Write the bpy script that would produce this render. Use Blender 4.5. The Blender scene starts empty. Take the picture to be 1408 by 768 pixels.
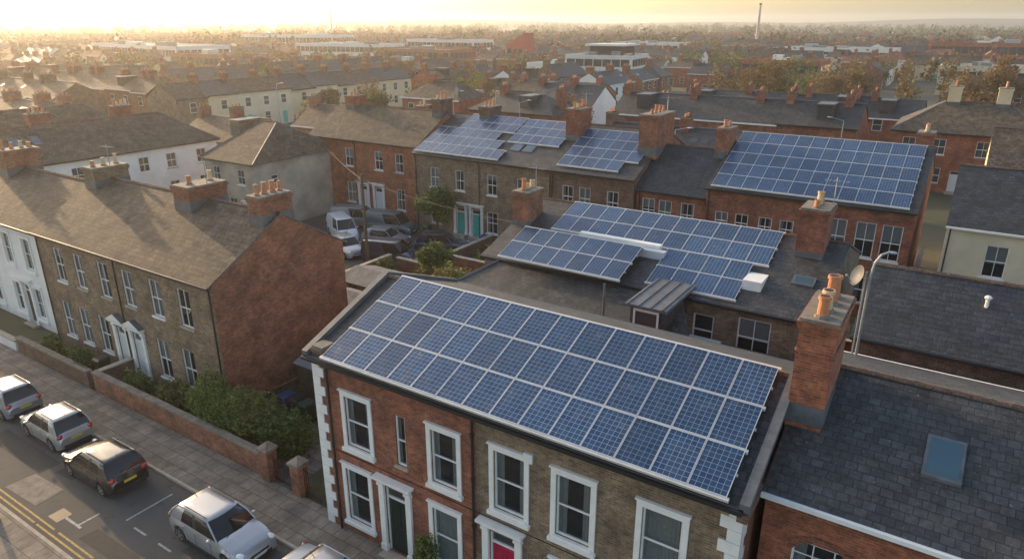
import bpy, math, random
import numpy as np
from mathutils import Matrix, Vector
random.seed(11)
rnd=random.random
def U(a,b): return a+(b-a)*rnd()
SC=bpy.context.scene
COL=SC.collection
SUN=Vector((-0.975,0.222,0)).normalized(); SUN_EL=math.radians(14)

# ------------------------------------------------------------------ materials
MATS={}
def newmat(name):
    m=bpy.data.materials.new(name);m.use_nodes=True;nt=m.node_tree
    MATS[name]=m
    return m,nt,nt.nodes["Principled BSDF"]
def N(nt,t,**kw):
    n=nt.nodes.new(t)
    for k,v in kw.items(): setattr(n,k,v)
    return n
def c4(c): return (c[0],c[1],c[2],1)
def noise(nt,vec,scale,detail=4,rough=.6):
    n=N(nt,"ShaderNodeTexNoise");n.inputs["Scale"].default_value=scale;n.inputs["Detail"].default_value=detail
    n.inputs["Roughness"].default_value=rough
    nt.links.new(vec,n.inputs["Vector"]);return n.outputs["Fac"]
def maprange(nt,v,a,b,c,d):
    n=N(nt,"ShaderNodeMapRange");nt.links.new(v,n.inputs[0])
    for i,x in enumerate((a,b,c,d)): n.inputs[i+1].default_value=x
    return n.outputs[0]
def mix(nt,f,a,b,mode="MIX"):
    n=N(nt,"ShaderNodeMixRGB",blend_type=mode)
    for i,x in enumerate((f,a,b)):
        if hasattr(x,"is_linked") : nt.links.new(x,n.inputs[i])
        elif i==0: n.inputs[0].default_value=x
        else: n.inputs[i].default_value=c4(x)
    return n.outputs[0]
def grey(nt,v):
    gg=N(nt,"ShaderNodeCombineColor");[nt.links.new(v,gg.inputs[i]) for i in range(3)];return gg.outputs[0]
def bump(nt,h,b,dist=.02,st=.5):
    n=N(nt,"ShaderNodeBump");n.inputs["Distance"].default_value=dist;n.inputs["Strength"].default_value=st
    nt.links.new(h,n.inputs["Height"]);nt.links.new(n.outputs[0],b.inputs["Normal"])
def coords(nt,kind="UV"):
    return N(nt,"ShaderNodeTexCoord").outputs[kind]
def tiled(name,c1,c2,mortar,bw,rh,ms,rough=.85,stain=.5,stcol=None,stscale=.35,bd=.02,bs=.5,offs=.5,grain=.35,spots=None,spec=.5,spots2=None):
    m,nt,b=newmat(name);uv=coords(nt)
    br=N(nt,"ShaderNodeTexBrick");br.offset=offs
    nt.links.new(uv,br.inputs["Vector"])
    for k,v in (("Color1",c4(c1)),("Color2",c4(c2)),("Mortar",c4(mortar)),("Scale",1),("Mortar Size",ms),("Brick Width",bw),("Row Height",rh),("Mortar Smooth",.2),("Bias",0)):
        br.inputs[k].default_value=v
    n1=noise(nt,uv,stscale,6,.65); f1=maprange(nt,n1,.35,.7,0,stain)
    col=mix(nt,f1,br.outputs["Color"],stcol or tuple(x*.45 for x in c1))
    n2=noise(nt,uv,5,5,.7); col=mix(nt,1,col,grey(nt,maprange(nt,n2,.3,.7,1-grain,1+grain)),"MULTIPLY")
    n4=noise(nt,uv,1.3,3,.5);col=mix(nt,1,col,grey(nt,maprange(nt,n4,.3,.7,.68,1.3)),"MULTIPLY")
    if spots:
        n3=noise(nt,uv,1.7,7,.75);col=mix(nt,maprange(nt,n3,.58,.70,0,.7),col,spots)
    if spots2:
        n3=noise(nt,uv,9,3,.6);col=mix(nt,maprange(nt,n3,.66,.70,0,.8),col,spots2)
    nt.links.new(col,b.inputs["Base Color"]);b.inputs["Roughness"].default_value=rough
    b.inputs["Specular IOR Level"].default_value=spec
    h=N(nt,"ShaderNodeMath",operation="MULTIPLY_ADD");nt.links.new(br.outputs["Fac"],h.inputs[0]);h.inputs[1].default_value=-1
    nt.links.new(n2,h.inputs[2]);bump(nt,h.outputs[0],b,bd,bs)
def plain(name,c,rough=.6,var=.25,scale=1.5,c2=None,metal=0,spec=.5,bd=.01,coat=0):
    m,nt,b=newmat(name);v=coords(nt,"Object")
    n=noise(nt,v,scale,6,.65);f=maprange(nt,n,.3,.7,0,1)
    a=tuple(x*(1-var) for x in c);d=c2 or tuple(x*(1+var) for x in c)
    col=mix(nt,f,a,d);nt.links.new(col,b.inputs["Base Color"])
    b.inputs["Roughness"].default_value=rough;b.inputs["Metallic"].default_value=metal
    b.inputs["Specular IOR Level"].default_value=spec
    if coat: b.inputs["Coat Weight"].default_value=coat;b.inputs["Coat Roughness"].default_value=.05
    if bd: bump(nt,noise(nt,v,scale*12,4),b,bd,.4)
tiled("brick_red",(.38,.100,.043),(.18,.048,.028),(.26,.17,.12),.235,.082,.011,stain=.55,stcol=(.095,.042,.03),spots=(.40,.20,.11))
tiled("brick_red2",(.45,.122,.050),(.25,.068,.034),(.30,.18,.12),.235,.082,.010,stain=.45,stcol=(.13,.05,.032),spots=(.44,.2,.10))
tiled("brick_gable",(.40,.125,.058),(.19,.058,.033),(.27,.18,.12),.235,.082,.012,stain=.6,spots=(.42,.22,.13),stcol=(.12,.055,.036))
tiled("brick_brown",(.29,.185,.108),(.14,.09,.056),(.27,.22,.16),.235,.082,.012,stain=.55,spots=(.35,.235,.14),stcol=(.09,.066,.045))
tiled("brick_dark",(.21,.10,.06),(.10,.056,.038),(.2,.16,.13),.235,.082,.011,stain=.5,spots=(.25,.15,.09))
tiled("slate",(.064,.064,.068),(.032,.033,.037),(.010,.010,.010),.30,.25,.013,rough=.6,stain=.45,stcol=(.078,.066,.05),bd=.03,bs=.8,grain=.4,spots=(.105,.098,.078),spots2=(.19,.185,.165),spec=.42)
tiled("slate_brown",(.135,.104,.080),(.068,.054,.044),(.028,.023,.02),.33,.27,.015,rough=.8,stain=.55,stcol=(.165,.12,.072),bd=.03,bs=.8,grain=.4,spots=(.195,.16,.10),spec=.25,spots2=(.22,.2,.15))
tiled("slate_blue",(.054,.057,.066),(.031,.034,.041),(.010,.010,.012),.30,.24,.013,rough=.58,stain=.3,stcol=(.06,.055,.045),bd=.03,bs=.7,grain=.35,spots2=(.14,.14,.13),spec=.42)
tiled("tile_red",(.30,.12,.065),(.2,.08,.045),(.05,.03,.02),.3,.3,.012,stain=.5)
tiled("paving",(.225,.190,.155),(.155,.133,.112),(.07,.06,.05),.62,.62,.018,stain=.5,stcol=(.115,.10,.083),bd=.01,grain=.22,offs=.5,spots2=(.10,.095,.085))
tiled("boards",(.30,.30,.29),(.24,.24,.24),(.06,.06,.06),3.0,.14,.01,stain=.4)
tiled("corrugated",(.20,.20,.20),(.16,.16,.16),(.06,.06,.06),.12,6,.02,stain=.3,offs=0)
plain("stucco_white",(.72,.70,.66),.85,.12,.5)
plain("stucco_cream",(.64,.54,.38),.85,.12,.5)
plain("stucco_yellow",(.62,.49,.31),.85,.12,.5)
plain("stucco_grey",(.38,.33,.26),.9,.35,.45)
plain("white_paint",(.76,.74,.70),.45,.08,3,bd=.002)
plain("stone",(.36,.31,.25),.85,.25,3)
plain("concrete",(.30,.28,.25),.9,.25,2)
plain("cap",(.19,.165,.135),.9,.35,3)
plain("stack_pink",(.52,.42,.38),.9,.15,.5)
plain("lead",(.105,.108,.115),.6,.3,2.5)
plain("black_metal",(.018,.018,.02),.45,.2,4,bd=0)
plain("grey_metal",(.36,.37,.38),.45,.1,3,metal=.7,bd=0)
plain("alu",(.56,.58,.60),.45,.08,3,metal=.3,bd=0)
plain("rail",(.60,.57,.53),.6,.12,3,bd=0)
plain("terracotta",(.50,.20,.09),.8,.3,6)
plain("pot_cream",(.56,.40,.23),.8,.2,6)
plain("wood",(.10,.07,.045),.85,.3,4)
plain("wood_light",(.22,.16,.10),.85,.3,4)
plain("curtain",(.62,.60,.56),.9,.12,6,bd=0)
plain("unlit_room",(.035,.03,.026),.95,.4,2,bd=0)  # near-black backing behind the panes: interior shade put into the colour
plain("door_green",(.012,.03,.026),.3,.1,4,bd=0)
plain("door_pink",(.42,.02,.06),.35,.1,4,bd=0)
plain("door_teal",(.03,.42,.36),.4,.1,4,bd=0)
plain("door_white",(.66,.65,.62),.4,.05,4,bd=0)
plain("door_red",(.35,.04,.03),.4,.1,4,bd=0)
plain("yellow_paint",(.62,.40,.04),.7,.15,6,bd=0)
plain("line_white",(.34,.33,.31),.8,.45,8,bd=0)
plain("line_yellow",(.36,.25,.07),.8,.45,8,bd=0)
plain("bin_green",(.02,.06,.035),.5,.1,3,bd=0)
plain("bin_blue",(.02,.05,.14),.5,.1,3,bd=0)
plain("bin_black",(.02,.02,.022),.5,.1,3,bd=0)
plain("tyre",(.016,.016,.016),.85,.2,6,bd=0)
plain("plastic",(.02,.02,.021),.6,.2,6,bd=0)
plain("rim",(.38,.38,.39),.35,.05,6,metal=.7,bd=0)
plain("light_red",(.42,.015,.01),.2,.1,6,bd=0,coat=1)
plain("light_clear",(.62,.63,.64),.12,.05,6,bd=0,coat=1)
plain("plate_yellow",(.62,.48,.05),.4,.05,6,bd=0)
plain("paint_silver",(.36,.37,.39),.32,.03,1,metal=.5,bd=0,coat=.8)
plain("paint_grey",(.27,.29,.32),.32,.03,1,metal=.5,bd=0,coat=.8)
plain("paint_beige",(.37,.365,.355),.32,.03,1,metal=.4,bd=0,coat=.8)
plain("paint_black",(.012,.012,.014),.25,.03,1,bd=0,coat=1)
plain("paint_white",(.62,.63,.63),.35,.03,1,bd=0,coat=.8)
plain("paint_navy",(.02,.03,.06),.3,.03,1,bd=0,coat=1)
plain("paint_teal",(.10,.16,.19),.35,.03,1,metal=.4,bd=0,coat=.8)
plain("paint_red",(.30,.02,.02),.3,.03,1,bd=0,coat=1)
plain("bark",(.11,.08,.055),.95,.3,8)
plain("bark_warm",(.22,.14,.075),.95,.3,8,bd=0)
plain("office_white",(.62,.60,.56),.7,.08,.3,bd=0)
plain("office_red",(.42,.06,.045),.6,.08,.3,bd=0)
plain("flat_roof",(.20,.20,.195),.9,.3,.4,bd=0)
plain("asphalt",(.062,.060,.058),.9,.22,.8,bd=.01)
plain("tarmac_patch",(.038,.037,.036),.9,.25,6,bd=.004)
plain("soil",(.085,.070,.048),.95,.4,1.2,c2=(.11,.13,.05),bd=.03)
plain("grass",(.10,.125,.04),.95,.35,1.0,c2=(.15,.13,.06),bd=.04)
def asphalt_fx():
    m=MATS["asphalt"];nt=m.node_tree;b=nt.nodes["Principled BSDF"];v=coords(nt,"Object")
    n1=noise(nt,v,.25,5,.6);n2=noise(nt,v,60,3,.7);n3=noise(nt,v,1.2,8,.7)
    a=mix(nt,maprange(nt,n1,.35,.65,0,1),(.046,.044,.042),(.085,.08,.074))
    a=mix(nt,maprange(nt,n2,.35,.7,0,.5),a,(.125,.12,.112))
    a=mix(nt,maprange(nt,n3,.58,.66,0,.7),a,(.030,.029,.028))
    nt.links.new(a,b.inputs["Base Color"])
asphalt_fx()
def ground_mat():
    m,nt,b=newmat("ground_mat");v=coords(nt,"Object")
    n1=noise(nt,v,.02,6,.6);n2=noise(nt,v,.15,6,.6)
    a=mix(nt,maprange(nt,n1,.42,.58,0,1),(.075,.07,.063),(.07,.078,.034))
    a=mix(nt,maprange(nt,n2,.4,.65,0,.7),a,(.10,.082,.058))
    nt.links.new(a,b.inputs["Base Color"]);b.inputs["Roughness"].default_value=.95
ground_mat()
def glass(name,base,tr):
    m,nt,b=newmat(name)
    b.inputs["Base Color"].default_value=c4(base);b.inputs["Roughness"].default_value=.04
    b.inputs["IOR"].default_value=1.55
    v=coords(nt,"Object");bump(nt,noise(nt,v,1.1,2),b,.02,.12)
    if tr:
        t=N(nt,"ShaderNodeBsdfTransparent");t.inputs[0].default_value=(.75,.8,.82,1)
        mx=N(nt,"ShaderNodeMixShader");mx.inputs[0].default_value=1-tr
        nt.links.new(t.outputs[0],mx.inputs[1]);nt.links.new(b.outputs[0],mx.inputs[2])
        nt.links.new(mx.outputs[0],nt.nodes["Material Output"].inputs[0])
glass("glass",(.04,.045,.05),.55)
glass("glass_far",(.055,.06,.065),0)
glass("skylight_glass",(.06,.11,.14),0)
glass("car_glass",(.014,.016,.018),0)
PW,PH=1.0,1.5
def solar_mat():
    m,nt,b=newmat("solar_cells");uv=coords(nt)
    br=N(nt,"ShaderNodeTexBrick");br.offset=0;nt.links.new(uv,br.inputs["Vector"])
    for k,v in (("Color1",(.008,.029,.075,1)),("Color2",(.019,.055,.125,1)),("Mortar",(.24,.30,.37,1)),("Scale",1),("Mortar Size",.0066),("Brick Width",PW/6),("Row Height",PH/9),("Mortar Smooth",.1),("Bias",0)):
        br.inputs[k].default_value=v
    vm=N(nt,"ShaderNodeVectorMath",operation="DIVIDE");nt.links.new(uv,vm.inputs[0]);vm.inputs[1].default_value=(PW,PH,1)
    fl=N(nt,"ShaderNodeVectorMath",operation="FLOOR");nt.links.new(vm.outputs[0],fl.inputs[0])
    wn=N(nt,"ShaderNodeTexWhiteNoise",noise_dimensions="2D");nt.links.new(fl.outputs[0],wn.inputs["Vector"])
    col=mix(nt,1,br.outputs["Color"],grey(nt,maprange(nt,wn.outputs["Value"],0,1,.72,1.28)),"MULTIPLY")
    vo=N(nt,"ShaderNodeTexVoronoi");vo.inputs["Scale"].default_value=38;nt.links.new(uv,vo.inputs["Vector"])
    hs=N(nt,"ShaderNodeSeparateColor");nt.links.new(vo.outputs["Color"],hs.inputs[0])
    f=maprange(nt,hs.outputs[0],0,1,0,.28);col=mix(nt,f,col,(.045,.092,.18))
    d=noise(nt,uv,1.3,6,.7);col=mix(nt,maprange(nt,d,.5,.8,0,.25),col,(.16,.15,.135))
    nt.links.new(col,b.inputs["Base Color"])
    r=maprange(nt,d,.3,.8,.12,.34);nt.links.new(r,b.inputs["Roughness"])
solar_mat()
def leafmat(name,a,bc,c):
    m,nt,b=newmat(name);geo=N(nt,"ShaderNodeNewGeometry");v=coords(nt,"Object")
    n1=noise(nt,v,1.1,3)
    x=mix(nt,maprange(nt,geo.outputs["Random Per Island"],0,1,0,1),a,bc)
    x=mix(nt,maprange(nt,n1,.4,.65,0,.8),x,c)
    nt.links.new(x,b.inputs["Base Color"]);b.inputs["Roughness"].default_value=.75
    t=N(nt,"ShaderNodeBsdfTranslucent");nt.links.new(x,t.inputs[0])
    mx=N(nt,"ShaderNodeMixShader");mx.inputs[0].default_value=.3
    nt.links.new(b.outputs[0],mx.inputs[1]);nt.links.new(t.outputs[0],mx.inputs[2])
    nt.links.new(mx.outputs[0],nt.nodes["Material Output"].inputs[0])
leafmat("leaf_green",(.075,.125,.026),(.18,.235,.055),(.11,.155,.038))
leafmat("leaf_dark",(.038,.068,.02),(.10,.145,.038),(.06,.09,.026))
leafmat("leaf_olive",(.095,.085,.028),(.19,.15,.052),(.115,.09,.034))
leafmat("leaf_brown",(.16,.088,.036),(.29,.17,.072),(.12,.078,.04))
leafmat("leaf_far",(.042,.038,.020),(.095,.074,.036),(.058,.048,.026))

# ------------------------------------------------------------------ mesh builder
class MB:
    def __init__(s,M=None):
        s.v=[];s.f=[];s.m=[];s.uv=[];s.M=M or Matrix();s.names=[];s.ox=int(rnd()*60);s.oy=int(rnd()*60)
    def poly(s,pts,mat,uv=None):
        P=[s.M@Vector(p) for p in pts];b=len(s.v);s.v+=P;s.f.append(tuple(range(b,b+len(P))))
        if mat not in s.names: s.names.append(mat)
        s.m.append(s.names.index(mat))
        if uv is None:
            n=(P[1]-P[0]).cross(P[2]-P[0])
            if n.length<1e-12 and len(P)>3: n=(P[2]-P[0]).cross(P[3]-P[0])
            n.normalize()
            if abs(n.z)>.985 or n.length<.5: t=Vector((1,0,0));bb=Vector((0,1,0))
            else: t=Vector((-n.y,n.x,0)).normalized();bb=n.cross(t)
            uv=[(p.dot(t)+s.ox,p.dot(bb)+s.oy) for p in P]
        s.uv+=uv
    def hexa(s,c,mat):
        a,b,d,e,f,g,h,i=c
        for q in ((a,e,d,b),(f,g,h,i),(a,b,g,f),(b,d,h,g),(d,e,i,h),(e,a,f,i)): s.poly(q,mat)
    def box(s,x0,x1,y0,y1,z0,z1,mat):
        s.hexa([(x0,y0,z0),(x1,y0,z0),(x1,y1,z0),(x0,y1,z0),(x0,y0,z1),(x1,y0,z1),(x1,y1,z1),(x0,y1,z1)],mat)
    def tube(s,p,q,r0,r1,mat,n=8,cap=True):
        p=Vector(p);q=Vector(q);d=(q-p).normalized();a=d.orthogonal().normalized();b=d.cross(a)
        A=[];B=[]
        for i in range(n):
            t=2*math.pi*i/n;o=a*math.cos(t)+b*math.sin(t);A.append(p+o*r0);B.append(q+o*r1)
        for i in range(n):
            j=(i+1)%n;s.poly((A[i],A[j],B[j],B[i]),mat)
        if cap: s.poly(B,mat);s.poly(A[::-1],mat)
    def ell(s,c,r,mat,n=8):
        R=[]
        for i in range(n//2+1):
            ph=math.pi*i/(n//2);R.append([(c[0]+r[0]*math.sin(ph)*math.cos(2*math.pi*j/n),c[1]+r[1]*math.sin(ph)*math.sin(2*math.pi*j/n),c[2]+r[2]*math.cos(ph)) for j in range(n)])
        for i in range(n//2):
            for j in range(n):
                k=(j+1)%n
                if i==0: s.poly((R[0][0],R[1][j],R[1][k]),mat)
                elif i==n//2-1: s.poly((R[i][j],R[i+1][0],R[i][k]),mat)
                else: s.poly((R[i][j],R[i+1][j],R[i+1][k],R[i][k]),mat)
    def obj(s,name,parent=None,smooth=False):
        if not s.f: return None
        me=bpy.data.meshes.new(name);me.from_pydata([tuple(v) for v in s.v],[],s.f)
        ul=me.uv_layers.new(name="UVMap");ul.data.foreach_set("uv",np.array(s.uv,dtype=np.float32).ravel())
        for n in s.names: me.materials.append(MATS[n])
        me.polygons.foreach_set("material_index",s.m)
        if smooth:
            import bmesh
            bm=bmesh.new();bm.from_mesh(me);bmesh.ops.remove_doubles(bm,verts=bm.verts,dist=.0008);bm.to_mesh(me);bm.free()
            me.shade_smooth();me.set_sharp_from_angle(angle=math.radians(smooth))
        me.update();o=bpy.data.objects.new(name,me);COL.objects.link(o)
        if parent: o.parent=parent
        return o
def empty(name):
    o=bpy.data.objects.new(name,None);COL.objects.link(o);o.empty_display_size=.3;return o

# ------------------------------------------------------------------ architecture helpers
def frameP(o,d):
    nx,ny=d[1],-d[0]
    return lambda s,n,z:(o[0]+d[0]*s+nx*n,o[1]+d[1]*s+ny*n,z)
def lbox(mb,P,s0,s1,n0,n1,z0,z1,mat):
    mb.hexa([P(s0,n1,z0),P(s1,n1,z0),P(s1,n0,z0),P(s0,n0,z0),P(s0,n1,z1),P(s1,n1,z1),P(s1,n0,z1),P(s0,n0,z1)],mat)
def wall(mb,P,L,z0,z1,ops,mat,dep=.14):
    xs=sorted({0,L}|{e for o in ops for e in (o[0],o[1])});zs=sorted({z0,z1}|{e for o in ops for e in (o[2],o[3])})
    for i in range(len(xs)-1):
        for j in range(len(zs)-1):
            a,b,c,d=xs[i],xs[i+1],zs[j],zs[j+1];mx,mz=(a+b)/2,(c+d)/2
            if any(o[0]<mx<o[1] and o[2]<mz<o[3] for o in ops): continue
            mb.poly((P(a,0,c),P(b,0,c),P(b,0,d),P(a,0,d)),mat)
    for a,b,c,d in [o[:4] for o in ops]:
        mb.poly((P(a,0,c),P(a,-dep,c),P(a,-dep,d),P(a,0,d)),mat)
        mb.poly((P(b,-dep,c),P(b,0,c),P(b,0,d),P(b,-dep,d)),mat)
        mb.poly((P(a,0,c),P(b,0,c),P(b,-dep,c),P(a,-dep,c)),mat)
        mb.poly((P(a,-dep,d),P(b,-dep,d),P(b,0,d),P(a,0,d)),mat)
def window(mb,P,a,b,c,d,style="sash",detail=2,surround=False):
    fw=.055
    g="glass" if detail>=2 else "glass_far"
    lbox(mb,P,a,a+fw,-.13,-.05,c,d,"white_paint");lbox(mb,P,b-fw,b,-.13,-.05,c,d,"white_paint")
    lbox(mb,P,a+fw,b-fw,-.13,-.05,c,c+fw*1.2,"white_paint");lbox(mb,P,a+fw,b-fw,-.13,-.05,d-fw,d,"white_paint")
    zm=(c+d)/2
    lbox(mb,P,a+fw,b-fw,-.128,-.07,zm-.03,zm+.03,"white_paint")
    if style in("bar","sash4"):
        xm=(a+b)/2;lbox(mb,P,xm-.017,xm+.017,-.122,-.075,c+fw*1.2,zm-.03,"white_paint");lbox(mb,P,xm-.017,xm+.017,-.122,-.075,zm+.03,d-fw,"white_paint")
    if style=="grid":
        for k in (1,2):
            xm=a+(b-a)*k/3;lbox(mb,P,xm-.015,xm+.015,-.122,-.075,c+fw,d-fw,"white_paint")
        for k in (1,2,3):
            zz=c+(d-c)*k/4;lbox(mb,P,a+fw,b-fw,-.119,-.078,zz-.014,zz+.014,"white_paint")
    t1,t2=U(-.006,.006),U(-.006,.006)
    mb.poly((P(a+fw,-.10,c+fw),P(b-fw,-.10+t1,c+fw),P(b-fw,-.10+t1,zm-.03),P(a+fw,-.10,zm-.03)),g)
    mb.poly((P(a+fw,-.095,zm+.03),P(b-fw,-.095+t2,zm+.03),P(b-fw,-.095+t2,d-fw),P(a+fw,-.095,d-fw)),g)
    if detail>=2:
        mb.poly((P(a-.1,-.55,c-.1),P(b+.1,-.55,c-.1),P(b+.1,-.55,d+.1),P(a-.1,-.55,d+.1)),"unlit_room")
        r=rnd()
        def drape(x0,x1,z0,z1):
            n=max(3,int((x1-x0)/.06));
            for i in range(n):
                u0=x0+(x1-x0)*i/n;u1=x0+(x1-x0)*(i+1)/n;o0=-.17-(.03 if i%2 else 0);o1=-.17-(.03 if (i+1)%2 else 0)
                mb.poly((P(u0,o0,z0),P(u1,o1,z0),P(u1,o1,z1),P(u0,o0,z1)),"curtain")
        w=b-a
        if r<.40: drape(a+.02,a+w*U(.18,.3),c,d);drape(b-w*U(.18,.3),b-.02,c,d)
        elif r<.68:
            k=U(.25,.6);mb.poly((P(a+.03,-.16,d-(d-c)*k),P(b-.03,-.16,d-(d-c)*k),P(b-.03,-.16,d),P(a+.03,-.16,d)),"curtain")
        elif r<.88: drape(a+.02,b-.02,c,d)
        lbox(mb,P,a-.3,b+.3,-.9,-.7,c-.05,c+.0,"unlit_room")
    lbox(mb,P,a-.08,b+.08,-.10,.09,c-.10,c-.002,"white_paint" if surround or rnd()<.5 else "stone")
    if surround:
        s=.17
        lbox(mb,P,a-s,a-.004,-.02,.05,c-.10,d+.0,"white_paint");lbox(mb,P,b+.004,b+s,-.02,.05,c-.10,d+.0,"white_paint")
        lbox(mb,P,a-s,b+s,-.02,.055,d+.004,d+.19,"white_paint");lbox(mb,P,a-s-.04,b+s+.04,-.02,.11,d+.194,d+.25,"white_paint")
        lbox(mb,P,a-s-.05,b+s+.05,-.02,.13,c-.24,c-.104,"white_paint")
def door(mb,P,a,b,z0,z1,mat="door_green",fancy=1):
    zt=z1-.42
    lbox(mb,P,a,a+.06,-.16,-.06,z0,z1,"white_paint");lbox(mb,P,b-.06,b,-.16,-.06,z0,z1,"white_paint")
    lbox(mb,P,a+.06,b-.06,-.16,-.06,z1-.06,z1,"white_paint");lbox(mb,P,a+.06,b-.06,-.16,-.06,zt-.04,zt+.04,"white_paint")
    mb.poly((P(a+.06,-.12,zt+.04),P(b-.06,-.12,zt+.04),P(b-.06,-.12,z1-.06),P(a+.06,-.12,z1-.06)),"glass_far")
    lbox(mb,P,a+.06,b-.06,-.15,-.10,z0,zt-.04,mat)
    w=b-a-.12;h=zt-.04-z0
    for i in (0,1):
        for (q0,q1) in ((.08,.42),(.5,.92)):
            x0=a+.06+w*(.12+.44*i);x1=x0+w*.32
            for e in ((x0,x1,z0+h*q0,z0+h*q0+.02),(x0,x1,z0+h*q1-.02,z0+h*q1),(x0,x0+.02,z0+h*q0+.02,z0+h*q1-.02),(x1-.02,x1,z0+h*q0+.02,z0+h*q1-.02)):
                lbox(mb,P,e[0],e[1],-.10,-.085,e[2],e[3],mat)
    mb.ell(P(b-.16,-.08,z0+1.0),(.03,.03,.03),"grey_metal",6)
    if fancy:
        s=.24
        for x0,x1 in ((a-s,a-.004),(b+.004,b+s)):
            lbox(mb,P,x0,x1,-.02,.10,z0,z1+.05,"white_paint");lbox(mb,P,x0-.03,x1+.03,-.02,.14,z0,z0+.25,"white_paint")
            lbox(mb,P,x0-.03,x1+.03,-.02,.15,z1+.054,z1+.16,"white_paint")
        lbox(mb,P,a-s,b+s,-.02,.12,z1+.164,z1+.36,"white_paint");lbox(mb,P,a-s-.12,b+s+.12,-.02,.30,z1+.364,z1+.46,"white_paint")
    lbox(mb,P,a-.15,b+.15,.0,.45,0.01,z0-.002 if z0>.03 else .03,"stone")
def chimney(mb,x,y,w,d,z0,z1,pots=3,mat="brick_red",along="y"):
    mb.box(x-w/2,x+w/2,y-d/2,y+d/2,z0,z1-.32,mat)
    mb.box(x-w/2-.04,x+w/2+.04,y-d/2-.04,y+d/2+.04,z1-.32,z1-.22,mat)
    mb.box(x-w/2-.08,x+w/2+.08,y-d/2-.08,y+d/2+.08,z1-.22,z1-.08,mat)
    mb.box(x-w/2-.03,x+w/2+.03,y-d/2-.03,y+d/2+.03,z1-.08,z1,"cap")
    for i in range(pots):
        t=(i+.5+U(-.12,.12))/pots-.5
        px,py=(x,y+t*(d-.1)) if along=="y" else (x+t*(w-.1),y)
        pm="terracotta" if rnd()<.65 else "pot_cream";h=U(.25,.6);r=U(.10,.14)
        mb.tube((px,py,z1-.02),(px,py,z1+.06),r*1.5,r*1.3,"cap",8)
        mb.tube((px,py,z1+.05),(px,py,z1+h),r*1.1,r*.85,pm,10);mb.tube((px,py,z1+h),(px,py,z1+h+.07),r*1.1,r*1.05,pm,10)
        mb.tube((px,py,z1+h+.071),(px,py,z1+h+.074),r*.75,r*.75,"plastic",8)
def slab(mb,q,mat,t=.09,emat="lead"):
    top=[Vector(p)+Vector((0,0,t)) for p in q];bot=[Vector(p)+Vector((0,0,.004)) for p in q]
    mb.poly(top,mat)
    mb.poly(bot[::-1],"wood")
    n=len(q)
    for i in range(n):
        j=(i+1)%n;mb.poly((bot[i],bot[j],top[j],top[i]),emat)
def aerial(mb,x,y,z):
    mb.tube((x,y,z),(x,y,z+1.6),.025,.02,"grey_metal",5)
    mb.tube((x-.5,y,z+1.45),(x+.5,y+.1,z+1.45),.014,.014,"grey_metal",4)
    for k in range(6):
        xx=x-.45+.18*k;mb.tube((xx,y-.22,z+1.45),(xx,y+.25,z+1.45),.009,.009,"grey_metal",3)

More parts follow.
